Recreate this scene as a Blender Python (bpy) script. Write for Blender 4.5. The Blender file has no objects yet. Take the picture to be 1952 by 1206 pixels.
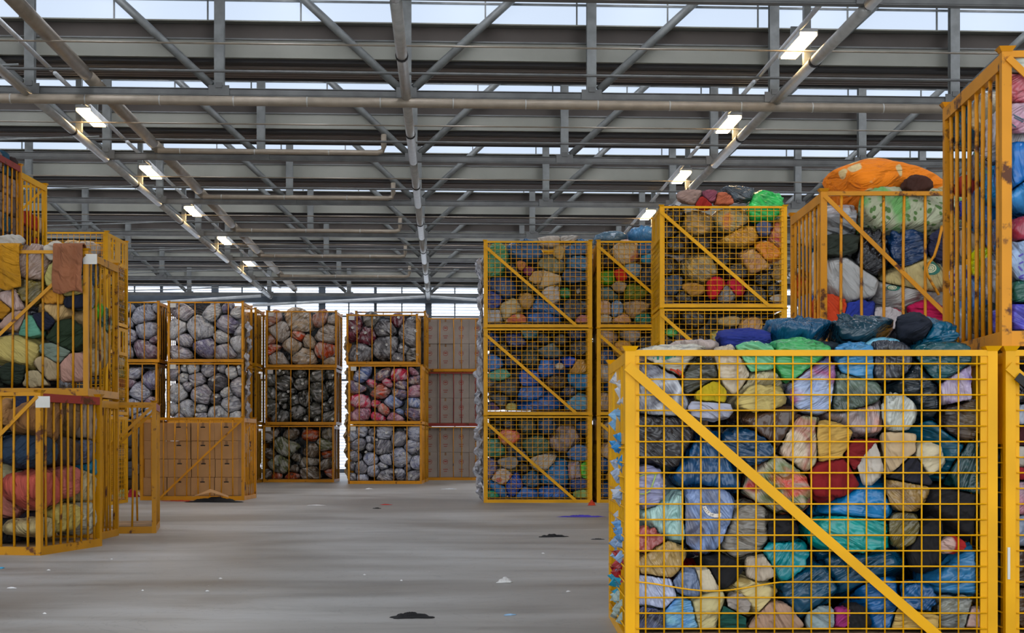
import bpy, bmesh, math, random
import numpy as np
from mathutils import Vector, Matrix

C = bpy.context.scene.collection
SC = bpy.context.scene

# ------------------------------------------------------------------ camera, world, exposure
F = 2700.0                      # focal length in pixels of the 1952 px wide frame
CX, CY = 976.0, 845.0           # principal column, horizon row
CAMZ = 1.083
cam_d = bpy.data.cameras.new('camera'); cam = bpy.data.objects.new('camera', cam_d); C.objects.link(cam)
cam.location = (0, 0, CAMZ); cam.rotation_euler = (math.pi/2, 0, -math.asin(.0478))   # the hall is square to the axes, the view a little turned
cam_d.sensor_width = 36; cam_d.lens = 36*F/1952; cam_d.shift_y = (CY-603)/1952
cam_d.clip_start = .1; cam_d.clip_end = 300
SC.camera = cam
W = bpy.data.worlds.new('sky'); SC.world = W; W.use_nodes = True
bg = W.node_tree.nodes['Background']; bg.inputs[0].default_value = (.90, .95, 1.0, 1); bg.inputs[1].default_value = 2.3
SC.view_settings.view_transform = 'Standard'; SC.view_settings.look = 'None'
SC.view_settings.exposure = 0.18; SC.view_settings.gamma = 1.0; SC.view_settings.use_curve_mapping = False
SC.cycles.use_denoising = True
SC.cycles.max_bounces = 6; SC.cycles.diffuse_bounces = 3; SC.cycles.glossy_bounces = 3
SC.cycles.sample_clamp_indirect = 4.0
ROOF_FILL = 10.0                # glow of the fill panels added under the roof slopes, out of view
GLAZE = 0.92                    # daylight through the upright glazing of the saw-tooth roof
WALLWIN = 1.7                  # daylight behind the louvres of the end wall
THETA = math.asin(.0478)        # the hall is turned a little against the view

# ------------------------------------------------------------------ small helpers
def lin(h):
    if isinstance(h, str):
        h = h.lstrip('#'); h = tuple(int(h[i:i+2], 16) for i in (0, 2, 4))
    return tuple((c/255/12.92 if c/255 <= .04045 else ((c/255+.055)/1.055)**2.4) for c in h)
def rgba(h): return lin(h) + (1,)

class MB:
    def __init__(s): s.v = []; s.f = []
    def box(s, x0, x1, y0, y1, z0, z1):
        n = len(s.v)
        s.v += [(x0,y0,z0),(x1,y0,z0),(x1,y1,z0),(x0,y1,z0),(x0,y0,z1),(x1,y0,z1),(x1,y1,z1),(x0,y1,z1)]
        s.f += [(n,n+3,n+2,n+1),(n+4,n+5,n+6,n+7),(n,n+1,n+5,n+4),(n+1,n+2,n+6,n+5),(n+2,n+3,n+7,n+6),(n+3,n,n+4,n+7)]
        return s
    def bar(s, a, b, w, t, up=(0,0,1)):
        a = Vector(a); b = Vector(b); d = (b-a).normalized(); up = Vector(up)
        if abs(d.dot(up)) > .98: up = Vector((0,1,0))
        x = d.cross(up).normalized()*w/2; y = d.cross(x).normalized()*t/2
        n = len(s.v)
        for p in (a, b):
            for q in (-x-y, x-y, x+y, -x+y): s.v.append(tuple(p+q))
        s.f += [(n,n+3,n+2,n+1),(n+4,n+5,n+6,n+7)] + [(n+i, n+(i+1)%4, n+4+(i+1)%4, n+4+i) for i in range(4)]
        return s
    def tube(s, pts, r, seg=6, cap=True):
        pts = [Vector(p) for p in pts]; n0 = len(s.v)
        for i, p in enumerate(pts):
            d = (pts[min(i+1, len(pts)-1)] - pts[max(i-1, 0)]).normalized()
            u = Vector((0,0,1)) if abs(d.z) < .9 else Vector((0,1,0))
            x = d.cross(u).normalized(); y = d.cross(x).normalized()
            rr = r[i] if isinstance(r, (list, tuple)) else r
            for k in range(seg):
                a = 2*math.pi*k/seg
                s.v.append(tuple(p + x*math.cos(a)*rr + y*math.sin(a)*rr))
        for i in range(len(pts)-1):
            for k in range(seg):
                a = n0+i*seg+k; b = n0+i*seg+(k+1)%seg
                s.f.append((a, b, b+seg, a+seg))
        if cap:
            s.f.append(tuple(n0+k for k in range(seg))[::-1]); e = n0+(len(pts)-1)*seg
            s.f.append(tuple(e+k for k in range(seg)))
        return s
    def mesh(s, name, smooth=False):
        me = bpy.data.meshes.new(name); me.from_pydata([tuple(v) for v in s.v], [], s.f); me.update()
        if smooth: me.polygons.foreach_set('use_smooth', [True]*len(me.polygons))
        return me
def link(name, me, mat, parent=None, loc=(0,0,0), rotz=0):
    if mat is not None and not me.materials: me.materials.append(mat)
    o = bpy.data.objects.new(name, me); C.objects.link(o); o.location = loc; o.rotation_euler = (0,0,rotz)
    if parent is not None: o.parent = parent
    return o
def tag(o, label=None, cat=None, group=None, kind=None):
    if label: o['label'] = label
    if cat: o['category'] = cat
    if group: o['group'] = group
    if kind: o['kind'] = kind
    return o
def empty(name, loc=(0,0,0), rotz=0):
    o = bpy.data.objects.new(name, None); C.objects.link(o); o.location = loc; o.rotation_euler = (0,0,rotz)
    o.empty_display_size = .1
    return o
def struct(name, mb, mat, parent=None, smooth=False):
    o = link(name, mb.mesh(name, smooth), mat, parent)
    if parent is None: o.rotation_euler.z = THETA; o['kind'] = 'structure'
    return o
def dup(root, loc, rotz=None, label=None):
    r = root.copy(); C.objects.link(r); r.location = loc
    if rotz is not None: r.rotation_euler.z = rotz
    if label: r['label'] = label
    for ch in root.children:
        c = ch.copy(); C.objects.link(c); c.parent = r
        for g in ch.children:
            d = g.copy(); C.objects.link(d); d.parent = c
    return r
def hall(u, v, z=0):            # hall coordinates to world
    c, s = math.cos(THETA), math.sin(THETA)
    return (u*c - v*s, u*s + v*c, z)

# ------------------------------------------------------------------ materials
def newmat(name):
    m = bpy.data.materials.new(name); m.use_nodes = True
    nt = m.node_tree; b = nt.nodes['Principled BSDF']
    return m, nt, b
def nd(nt, t, **kw):
    n = nt.nodes.new(t)
    for k, v in kw.items():
        if k in n.inputs: n.inputs[k].default_value = v
        else: setattr(n, k, v)
    return n
def ramp(nt, stops, interp='LINEAR'):
    r = nt.nodes.new('ShaderNodeValToRGB'); r.color_ramp.interpolation = interp
    e = r.color_ramp.elements
    while len(e) < len(stops): e.new(.5)
    for i, (p, c) in enumerate(stops): e[i].position = p; e[i].color = c
    return r
def coords(nt, rand=True, scale=(1,1,1)):
    tc = nt.nodes.new('ShaderNodeTexCoord'); out = tc.outputs['Object']
    if rand:
        oi = nt.nodes.new('ShaderNodeObjectInfo'); mu = nd(nt, 'ShaderNodeMath', operation='MULTIPLY'); mu.inputs[1].default_value = 53.0
        nt.links.new(oi.outputs['Random'], mu.inputs[0])
        ad = nd(nt, 'ShaderNodeVectorMath', operation='ADD'); nt.links.new(out, ad.inputs[0]); nt.links.new(mu.outputs[0], ad.inputs[1]); out = ad.outputs[0]
    if scale != (1,1,1):
        mp = nd(nt, 'ShaderNodeMapping'); mp.inputs['Scale'].default_value = scale; nt.links.new(out, mp.inputs[0]); out = mp.outputs[0]
    return out
def noise(nt, co, scale, detail=3, rough=.5, dist=0, typ=None):
    n = nt.nodes.new('ShaderNodeTexNoise')
    if typ: n.noise_type = typ
    n.inputs['Scale'].default_value = scale; n.inputs['Detail'].default_value = detail
    n.inputs['Roughness'].default_value = rough; n.inputs['Distortion'].default_value = dist
    nt.links.new(co, n.inputs['Vector'])
    return n
def bump(nt, b, h, strength=.4, dist=.02, prev=None):
    bp = nd(nt, 'ShaderNodeBump', Strength=strength, Distance=dist); nt.links.new(h, bp.inputs['Height'])
    if prev: nt.links.new(prev.outputs[0], bp.inputs['Normal'])
    nt.links.new(bp.outputs[0], b.inputs['Normal'])
    return bp

def m_paint(name, col, rust=.5, rustcol='#5a3014', rough=.42):
    m, nt, b = newmat(name); co = coords(nt)
    n = noise(nt, co, 5, 6, .65)
    r = ramp(nt, [(.0, (0,0,0,1)), (max(.0, 1-rust-.02), (0,0,0,1)), (min(.99, 1-rust+.05), (1,1,1,1))]); nt.links.new(n.outputs['Fac'], r.inputs[0])
    n2 = noise(nt, co, 2.2, 2)
    r2 = ramp(nt, [(.3, rgba(tuple(c*.90 for c in hexrgb(col)))), (.7, rgba(col))]); nt.links.new(n2.outputs['Fac'], r2.inputs[0])
    mx = nd(nt, 'ShaderNodeMix', data_type='RGBA'); nt.links.new(r.outputs[0], mx.inputs[0]); nt.links.new(r2.outputs[0], mx.inputs[6]); mx.inputs[7].default_value = rgba(rustcol)
    nt.links.new(mx.outputs[2], b.inputs['Base Color']); b.inputs['Roughness'].default_value = rough; b.inputs['Specular IOR Level'].default_value = .25
    return m
def hexrgb(h):
    if isinstance(h, str): h = h.lstrip('#'); return tuple(int(h[i:i+2], 16) for i in (0, 2, 4))
    return h
def m_plain(name, col, rough=.6, metal=0, var=.1, scale=3, bumpy=0):
    m, nt, b = newmat(name); co = coords(nt, False)
    n = noise(nt, co, scale, 4)
    c = hexrgb(col)
    r = ramp(nt, [(.3, rgba(tuple(x*(1-var) for x in c))), (.7, rgba(tuple(min(255, x*(1+var*.6)) for x in c)))]); nt.links.new(n.outputs['Fac'], r.inputs[0])
    nt.links.new(r.outputs[0], b.inputs['Base Color']); b.inputs['Roughness'].default_value = rough; b.inputs['Metallic'].default_value = metal
    if bumpy: bump(nt, b, n.outputs['Fac'], bumpy, .01)
    return m
def m_emit(name, col, strength):
    m, nt, b = newmat(name)
    b.inputs['Base Color'].default_value = (.03,.03,.03,1); b.inputs['Emission Color'].default_value = rgba(col); b.inputs['Emission Strength'].default_value = strength
    return m
_mc = {}
def turned(nt, co, scale):
    """stretched coordinates, turned another way on every object"""
    oi = nt.nodes.new('ShaderNodeObjectInfo'); mu = nd(nt, 'ShaderNodeMath', operation='MULTIPLY'); mu.inputs[1].default_value = 40.0; nt.links.new(oi.outputs['Random'], mu.inputs[0])
    vr = nd(nt, 'ShaderNodeVectorRotate'); vr.inputs['Axis'].default_value = (.25, 1, .2); nt.links.new(co, vr.inputs['Vector']); nt.links.new(mu.outputs[0], vr.inputs['Angle'])
    mp = nd(nt, 'ShaderNodeMapping'); mp.inputs['Scale'].default_value = scale; nt.links.new(vr.outputs[0], mp.inputs[0])
    return mp.outputs[0]
def film(nt, b, co, sc, far=False):
    """crinkles of thin plastic film: long stretched creases and small facets"""
    st = turned(nt, co, (.8, 1, 3.4))
    a = noise(nt, st, sc*(.45 if far else .62), 3, .5, .9)
    a2 = noise(nt, co, sc*1.5, 3, .55, 1.8, 'RIDGED_MULTIFRACTAL')
    bp = bump(nt, b, a.outputs['Fac'], 1.0 if far else .8, .13 if far else .11); bump(nt, b, a2.outputs['Fac'], .8 if far else .45, .03 if far else .010, bp)
    b.inputs['Specular IOR Level'].default_value = .45; b.inputs['Coat Weight'].default_value = .22; b.inputs['Coat Roughness'].default_value = .10
def vivid(c):
    r, g_, b = hexrgb(c); m = (r+g_+b)/3
    k = .80 if m < 90 else .92
    return tuple(max(4, min(250, (m+(x-m)*1.38)*k)) for x in (r, g_, b))
def m_sack(kind, col):
    """P opaque film, C see-through film over clothes (col: list of content colours), K cloth, D duvet cloth"""
    key = (kind, str(col))
    if key in _mc: return _mc[key]
    cols = [vivid(c) for c in (col if isinstance(col, (list, tuple)) else [col])]
    m, nt, b = newmat({'P': 'plastic_film', 'C': 'clear_film', 'F': 'clear_film', 'K': 'cloth', 'D': 'cloth', 'L': 'cloth'}[kind]); co = coords(nt)
    if kind == 'P':
        c = hexrgb(cols[0])
        n = noise(nt, co, 4.5, 4, .6, 1.2)
        r = ramp(nt, [(.25, rgba(tuple(x*.82 for x in c))), (.5, rgba(c)), (.8, rgba(tuple(min(255, x*1.12+10) for x in c)))]); nt.links.new(n.outputs['Fac'], r.inputs[0])
        nt.links.new(r.outputs[0], b.inputs['Base Color']); b.inputs['Roughness'].default_value = .2
        film(nt, b, co, 5.0)
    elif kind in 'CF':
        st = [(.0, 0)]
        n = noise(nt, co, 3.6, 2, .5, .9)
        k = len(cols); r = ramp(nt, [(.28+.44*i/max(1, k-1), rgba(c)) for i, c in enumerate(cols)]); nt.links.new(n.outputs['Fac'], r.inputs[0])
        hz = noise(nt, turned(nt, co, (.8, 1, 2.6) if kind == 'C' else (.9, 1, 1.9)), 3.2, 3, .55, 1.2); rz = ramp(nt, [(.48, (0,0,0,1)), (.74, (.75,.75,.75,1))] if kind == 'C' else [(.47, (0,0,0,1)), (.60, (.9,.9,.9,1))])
        if kind == 'F': hz.inputs['Scale'].default_value = 3.4; n.inputs['Scale'].default_value = 4.2; nt.links.new(hz.outputs['Fac'], rz.inputs[0])  # F: pale streaks painted in, part whitish bunched film, part stand-in for crinkle highlights
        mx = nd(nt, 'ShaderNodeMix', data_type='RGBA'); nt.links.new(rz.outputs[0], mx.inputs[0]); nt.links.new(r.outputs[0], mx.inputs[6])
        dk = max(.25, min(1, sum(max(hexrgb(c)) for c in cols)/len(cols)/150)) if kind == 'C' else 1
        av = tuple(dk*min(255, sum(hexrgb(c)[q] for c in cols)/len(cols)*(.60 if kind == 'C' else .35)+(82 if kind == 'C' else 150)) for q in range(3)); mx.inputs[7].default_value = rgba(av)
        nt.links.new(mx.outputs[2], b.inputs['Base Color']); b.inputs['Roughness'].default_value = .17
        film(nt, b, co, 7.0 if kind == 'C' else 8.0, kind == 'F')
    else:
        if kind == 'D' or len(cols) > 1:
            v = nd(nt, 'ShaderNodeTexVoronoi', Scale=5.0 if len(cols) < 3 else 15.0); dn = noise(nt, co, 6, 2); da = nd(nt, 'ShaderNodeVectorMath', operation='MULTIPLY_ADD'); nt.links.new(dn.outputs['Color'], da.inputs[0]); da.inputs[1].default_value = (.12,)*3; nt.links.new(co, da.inputs[2]); nt.links.new(da.outputs[0], v.inputs['Vector'])
            r = ramp(nt, [(.0, rgba(cols[1])), (.28, rgba(cols[1])), (.34, rgba(cols[0]))]); nt.links.new(v.outputs['Distance'], r.inputs[0]); src = r.outputs[0]
            if len(cols) > 2:
                n0 = noise(nt, co, 1.6, 3); r0 = ramp(nt, [(.5, (0,0,0,1)), (.53, (1,1,1,1))]); nt.links.new(n0.outputs['Fac'], r0.inputs[0])
                mx = nd(nt, 'ShaderNodeMix', data_type='RGBA'); nt.links.new(r0.outputs[0], mx.inputs[0]); nt.links.new(src, mx.inputs[6]); mx.inputs[7].default_value = rgba(cols[2]); src = mx.outputs[2]
            nt.links.new(src, b.inputs['Base Color'])
        else:
            c = hexrgb(cols[0]); n = noise(nt, co, 3, 3)
            r = ramp(nt, [(.3, rgba(tuple(x*.85 for x in c))), (.7, rgba(c))]); nt.links.new(n.outputs['Fac'], r.inputs[0]); nt.links.new(r.outputs[0], b.inputs['Base Color'])
        b.inputs['Roughness'].default_value = .88
        n1 = noise(nt, turned(nt, co, (.8, 1, 2.4)), 3.6, 3, .5, 1.0)
        bump(nt, b, n1.outputs['Fac'], .9, .11)
    _mc[key] = m
    return m

M = {}
M['yellow'] = m_paint('yellow_paint', '#f2b000', .27)
M['mustard'] = m_paint('worn_yellow_paint', '#dc9412', .38)
M['ochre'] = m_paint('dull_yellow_paint', '#cb8c08', .40)
M['orange'] = m_paint('orange_yellow_paint', '#e09418', .40)
M['redpaint'] = m_paint('red_paint', '#a03a30', .40)
M['steel'] = m_plain('galvanised_steel', '#767a79', .5, .2, .12, 6)
M['steel_dark'] = m_plain('grey_steel', '#646665', .55, .1, .12, 4)
M['pipe'] = m_plain('light_metal_pipe', '#978c7c', .45, .2, .08, 5)
M['pipe_l'] = m_plain('zinc_tube', '#b2b2ae', .36, .25, .08, 5)
M['panel'] = m_plain('fascia_panel', '#87887f', .7, 0, .05, 1.5)
M['deck'] = m_plain('brown_grey_roof_deck', '#6d625a', .6, 0, .08, 2)
M['upstand'] = m_plain('dark_upstand', '#4b4540', .8, 0, .1, 1)
M['black'] = m_plain('black_edge', '#232121', .7)
M['paper'] = m_plain('white_paper', '#d8d6cf', .8, 0, .05)
M['wood'] = m_plain('worn_plywood', '#9c7c56', .8, 0, .25, 4)
M['white_tube'] = m_plain('white_painted_tube', '#d2d6d8', .4)
M['wallpanel'] = m_plain('wall_panel', '#8d9092', .7)
M['mullion'] = m_plain('window_frame', '#56606a', .6)
M['slat'] = m_plain('louvre_slat', '#dfe8f2', .55)
M['hole_dark'] = m_plain('dark_slot', '#0d0c0c', .9)  # near-black for the shaded inside of hand holes

# floor
def m_floor():
    m, nt, b = newmat('power_floated_concrete'); co = coords(nt, False)
    mp = nd(nt, 'ShaderNodeMapping'); mp.inputs['Scale'].default_value = (.35, 1.6, 1); nt.links.new(co, mp.inputs[0])
    n1 = noise(nt, mp.outputs[0], 1.1, 5, .62, .6); n2 = noise(nt, co, .22, 3, .5, .5); n3 = noise(nt, co, 90, 2, .6)
    r1 = ramp(nt, [(.30, rgba('#8c8a85')), (.5, rgba('#a4a39f')), (.72, rgba('#b0b0ae'))]); nt.links.new(n1.outputs['Fac'], r1.inputs[0])
    r2 = ramp(nt, [(.40, rgba('#c2bab0')), (.60, (1,1,1,1))]); nt.links.new(n2.outputs['Fac'], r2.inputs[0])
    mx = nd(nt, 'ShaderNodeMix', data_type='RGBA', blend_type='MULTIPLY'); mx.inputs[0].default_value = .9
    nt.links.new(r1.outputs[0], mx.inputs[6]); nt.links.new(r2.outputs[0], mx.inputs[7])
    # dark scuff lines
    n4 = noise(nt, co, .9, 4, .6, 2.5); r4 = ramp(nt, [(.488, (1,1,1,1)), (.5, (.72,.72,.72,1)), (.512, (1,1,1,1))]); nt.links.new(n4.outputs['Fac'], r4.inputs[0])
    mx2 = nd(nt, 'ShaderNodeMix', data_type='RGBA', blend_type='MULTIPLY'); mx2.inputs[0].default_value = .55
    nt.links.new(mx.outputs[2], mx2.inputs[6]); nt.links.new(r4.outputs[0], mx2.inputs[7])
    # small pale grit
    v = nd(nt, 'ShaderNodeTexVoronoi', Scale=3.2); nt.links.new(co, v.inputs['Vector'])
    r5 = ramp(nt, [(.018, (1,1,1,1)), (.024, (0,0,0,1))]); nt.links.new(v.outputs['Distance'], r5.inputs[0])
    mx3 = nd(nt, 'ShaderNodeMix', data_type='RGBA'); nt.links.new(r5.outputs[0], mx3.inputs[0]); nt.links.new(mx2.outputs[2], mx3.inputs[6]); mx3.inputs[7].default_value = rgba('#d5d5d2')
    nt.links.new(mx3.outputs[2], b.inputs['Base Color'])
    rr = ramp(nt, [(.3, (.42,.42,.42,1)), (.7, (.50,.50,.50,1))]); nt.links.new(n1.outputs['Fac'], rr.inputs[0]); nt.links.new(rr.outputs[0], b.inputs['Roughness'])
    bump(nt, b, n3.outputs['Fac'], .12, .003)
    return m
M['floor'] = m_floor()
M['glaze'] = m_emit('backlit_roof_glazing', '#cfdff5', GLAZE)
M['fill_panel'] = m_emit('roof_fill_glow', '#f4f6ff', ROOF_FILL)  # added fill light under the unseen slopes
M['wallglass'] = m_emit('backlit_wall_glazing', '#e8f1ff', WALLWIN)
M['lamp'] = m_emit('lit_tube', '#ffd79a', 26.0)

# ------------------------------------------------------------------ hall
U0, U1, V0, V1 = -24.0, 24.0, -3.5, 53.0
ZC = CAMZ + 5.40                # underside of the truss bottom chord
ZS = CAMZ + 5.97                # soffit
ZF = CAMZ + 6.34                # top of fascia
ZG = CAMZ + 6.63                # sill of glazing
ZT = ZC + 2.75                  # top of truss
struct('floor', MB().box(U0, U1, V0, V1, -.2, 0), M['floor'])
struct('wall_left', MB().box(U0-.2, U0, V0, V1, 0, ZT+.3), M['wallpanel'])
struct('wall_right', MB().box(U1, U1+.2, V0, V1, 0, ZT+.3), M['wallpanel'])
KS = list(range(-4, 8)); TV = {k: 17.25+5.0*k for k in KS}
for k in KS:
    v = TV[k]
    struct('trim_%d' % (k+6), MB().box(U0, U1, v+.16, v+.24, ZS+.085, ZF), M['panel'])          # pale fascia
    j = MB()                                                                              # fascia joints and top lip
    j.box(U0, U1, v+.13, v+.18, ZF-.012, ZF+.012)
    struct('trim_%d' % (k+26), j, M['steel_dark'])
    b = MB()
    # upstand: recessed face under the glazing
    b.box(U0, U1, v+.26, v+.34, ZF-.02, ZG-.03)
    struct('trim_%d' % (k+46), b, M['upstand'])
    struct('trim_%d' % (k+66), MB().box(U0, U1, v+.12, v+.34, ZG-.02, ZG), M['panel'])     # sill
    d = MB()                                                                              # ribbed soffit deck
    d.box(U0, U1, v+.2, v+1.42, ZS+.10, ZS+.13)
    for i in range(5): d.box(U0, U1, v+.48+.14*i, v+.56+.14*i, ZS+.01, ZS+.10)
    d.box(U0, U1, v+.44, v+1.16, ZS+.05, ZS+.10)
    struct('trim_%d' % (k+86), d, M['deck'])
    e = MB().box(U0, U1, v+1.16, v+1.26, ZS, ZS+.10).box(U0, U1, v+.24, v+.44, ZS+.03, ZS+.10)  # black rear lip; black strip standing in for the shaded gap behind the fascia
    struct('trim_%d' % (k+106), e, M['black'])
    # glazing
    w = MB().box(U0, U1, v+.16, v+.18, ZG, ZT+.05)
    wo = struct('window_%d' % (k+6), w, M['glaze'])
    fr = MB()
    u = U0
    while u < U1: fr.box(u-.012, u+.012, v+.13, v+.16, ZG, ZT); u += 1.45
    fr.box(U0, U1, v+.12, v+.16, ZG+.30, ZG+.33)
    link('window_frame', fr.mesh('window_frame'), M['steel'], wo)
    # roof slope with added glowing fill panels, unseen from the camera
    if k < 7:
        a = (v+1.26, ZS+.09); c = (v+5.14, ZT+.1)
        s = MB()
        s.v += [(U0,a[0],a[1]),(U1,a[0],a[1]),(U1,c[0],c[1]),(U0,c[0],c[1]),(U0,a[0],a[1]+.12),(U1,a[0],a[1]+.12),(U1,c[0],c[1]+.12),(U0,c[0],c[1]+.12)]
        s.f += [(0,3,2,1),(4,5,6,7),(0,1,5,4),(1,2,6,5),(2,3,7,6),(3,0,4,7)]
        ce = struct('ceiling' if k == -4 else 'ceiling.%03d' % (k+4), s, M['wallpanel'])
        rl = MB(); dz = (c[1]-a[1])/(c[0]-a[0])
        u = U0+1.0
        while u < U1-2:
            y0, y1 = a[0]+.6, c[0]-.9
            z0, z1 = a[1]+dz*(y0-a[0])-.03, a[1]+dz*(y1-a[0])-.03
            q = len(rl.v); rl.v += [(u,y0,z0),(u+.38,y0,z0),(u+.38,y1,z1),(u,y1,z1)]; rl.f.append((q,q+3,q+2,q+1)); u += 2.905
        link('fill_panel', rl.mesh('fill_panel'), M['fill_panel'], ce)
s = MB().box(U0, U1, V0, TV[-4]+.2, ZS+.09, ZS+.2)
struct('ceiling.020', s, M['wallpanel'])
s = MB().box(U0, U1, V1-.05, V1+.1, 6.98, ZT+.3)
struct('wall_back', s, M['wallpanel'])
struct('ceiling.021', MB().box(U0, U1, TV[7]+.2, V1+.1, ZT+.05, ZT+.2), M['wallpanel'])

# end wall: louvred glazing between mullions
UB = -.589
us = [UB+.985*4*i for i in range(-6, 7)]
us = [max(U0, min(U1, x)) for x in us]
for i in range(len(us)-1):
    a, c = us[i], us[i+1]
    w = struct('window_%d' % (40+i), MB().box(a+.1, c-.1, V1+.0, V1+.04, .12, 6.95), M['wallglass'])
    f = MB(); f.box(a-.0, a+.12, V1-.22, V1-.02, 0, 7.0).box(c-.12, c, V1-.22, V1-.02, 0, 7.0)
    for q in (1, 2, 3):
        t = .05 if q == 2 else .022
        x = a+(c-a)*q/4; f.box(x-t, x+t, V1-.12, V1-.02, .1, 6.95)
    f.box(a, c, V1-.14, V1-.02, 5.78, 5.84); f.box(a, c, V1-.14, V1-.02, 0, .14); f.box(a, c, V1-.14, V1-.02, 3.4, 3.48)
    f.box(a, c, V1-.3, V1-.1, 6.30, 6.62); f.box(a, c, V1-.14, V1-.02, 6.9, 7.0)
    link('window_frame', f.mesh('window_frame'), M['mullion'], w)
    l = MB(); z = .2
    while z < 6.9:
        q = len(l.v); l.v += [(a+.1,V1-.06,z-.018),(c-.1,V1-.06,z-.018),(c-.1,V1-.02,z+.006),(a+.1,V1-.02,z+.006),(a+.1,V1-.06,z-.012),(c-.1,V1-.06,z-.012),(c-.1,V1-.02,z+.012),(a+.1,V1-.02,z+.012)]
        l.f += [(q,q+3,q+2,q+1),(q+4,q+5,q+6,q+7),(q,q+1,q+5,q+4),(q+2,q+3,q+7,q+6)]; z += .115
    link('louvre_slats', l.mesh('louvre_slats'), M['slat'], w)

# roof trusses, one Empty each, posts and diagonals as parts
def truss():
    r = empty('roof_truss')
    c = MB(); c.box(U0, U1, -.06, .06, 0, .012).box(U0, U1, -.06, .06, .108, .12).box(U0, U1, -.012, .012, .012, .108).box(U0, U1, -.05, -.045, .02, .1)
    link('bottom_chord', c.mesh('bottom_chord'), M['steel_dark'], r)
    t = MB(); t.box(U0, U1, -.06, .06, 2.64, 2.75); link('top_chord', t.mesh('top_chord'), M['steel_dark'], r)
    for i in range(-8, 9):
        u = UB+2.905*i
        if abs(u) > 23.9: continue
        p = MB(); p.box(u-.075, u+.075, -.07, -.06, .06, 2.7).box(u-.075, u+.075, .05, .06, .06, 2.7).box(u-.012, u+.012, -.06, .05, .06, 2.7)
        link('post', p.mesh('post'), M['steel'], r)
        p = MB(); p.box(u-.16, u+.16, -.075, -.06, .0, .16).box(u-.05, u+.05, -.09, .06, .12, .2); link('gusset_plate', p.mesh('gusset_plate'), M['steel_dark'], r)
        if i < 8 and i >= -7:
            if i <= 0: a, b_ = (u-.12, 0, .17), (u-2.905+.12, 0, 2.62)
            else: a, b_ = (u+.12-2.905, 0, .17), (u-.12, 0, 2.62)
            link('diagonal', MB().tube([a, b_], .065, 10).mesh('diagonal', True), M['steel'], r)
    return r
T0 = truss(); T0.location = hall(0, TV[-4], ZC); T0.rotation_euler.z = THETA
ordi = ['first','second','third','fourth','fifth','sixth','seventh','eighth','ninth','tenth','eleventh','twelfth','thirteenth']
tag(T0, 'grey steel roof truss over the hall behind the viewpoint', 'truss', 'roof trusses across the hall')
vis = {0:'nearest grey steel roof truss, only its bottom chord in view', 1:'grey steel roof truss above the long cream pipe',
       2:'third nearest grey steel roof truss with round diagonals', 3:'fourth nearest grey steel roof truss', 4:'fifth nearest grey steel roof truss',
       5:'sixth nearest grey steel roof truss', 6:'grey steel roof truss second from the end wall', 7:'farthest grey steel roof truss, at the louvred end wall'}
for k in KS:
    if k == -4: continue
    if k < 0:
        lab = 'grey steel roof truss overhead, %s behind the nearest in view' % ordi[-k-1]
    else: lab = vis[k]
    dup(T0, hall(0, TV[k], ZC), None, lab)

# longitudinal ties between trusses, one long thing per line
def long_tube(name, u, z, r, mat, label, cat, seg=12, collars=True, v0=TV[-4], v1=TV[7]+.6, gap=.1):
    root = empty(name, hall(0,0,0), THETA); tag(root, label, cat)
    k = -5
    v = v0
    while v < v1-.5:
        e = min(v+5.0, v1)
        link('tube', MB().tube([(u, v+gap, z), (u, e-gap, z)], r, seg).mesh('tube', True), mat, root)
        if collars:
            for c in (MB().tube([(u, v+2.45, z), (u, v+2.53, z)], r*1.16, seg), MB().tube([(u, e-gap-.02, z), (u, e-gap+.06, z)], r*.8, seg)):
                link('collar', c.mesh('collar', True), M['black'], root)
        v += 5.0
    return root
long_tube('roof_tie_tube', UB, ZC-.01, .078, M['pipe_l'], 'grey steel tie tube running down the middle of the roof', 'tube')
long_tube('roof_tie_tube', UB+5.81, ZC-.01, .078, M['pipe_l'], 'grey steel tie tube beside the right row of lamps', 'tube')
long_tube('roof_tie_tube', UB-5.81, ZC-.01, .07, M['pipe_l'], 'grey steel tie tube beside the left row of lamps', 'tube')
long_tube('roof_tie_tube', UB+11.62, ZC-.01, .078, M['pipe_l'], 'grey steel tie tube far right under the roof', 'tube')
long_tube('roof_tie_tube', UB-11.62, ZC-.01, .07, M['pipe_l'], 'grey steel tie tube far left under the roof', 'tube')
long_tube('air_duct', -5.52, ZC+.30, .10, M['pipe'], 'light round duct just right of the left lamp row', 'duct', 16, False)
long_tube('lamp_rail', 4.93, ZC+.36, .035, M['white_tube'], 'pale rail carrying the right row of lamps', 'rail', 8, False)
long_tube('lamp_rail', -6.05, ZC+.36, .035, M['white_tube'], 'pale rail carrying the left row of lamps', 'rail', 8, False)

# cross pipes
def cross(name, v, z, r, mat, u0, u1, label, cat, seg=12, joints=0, elbow=False, sag=0):
    pts = [(u0, v, z), (u1, v, z)]
    if sag: pts = [(u0+(u1-u0)*i/12, v, z-sag*math.sin(math.pi*i/12)) for i in range(13)]
    if elbow: pts = [(u0, v, z), (u1-.12, v, z), (u1-.03, v, z+.03), (u1, v, z+.12), (u1, v, z+.35)]
    root = empty(name, (0,0,0), THETA); tag(root, label, cat)
    link('tube', MB().tube(pts, r, seg).mesh('tube', True), mat, root)
    if joints:
        j = MB(); u = u0+.4
        while u < u1: j.tube([(u, v, z), (u+.02, v, z)], r*1.04, seg); u += joints
        link('joint_rings', j.mesh('joint_rings', True), M['pipe_l'], root)
    return root
cross('cross_pipe', TV[1]-.18, CAMZ+5.29, .074, M['pipe'], U0, 12.0, 'long cream pipe hung under the second roof truss', 'pipe', 16, 1.13)
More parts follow.
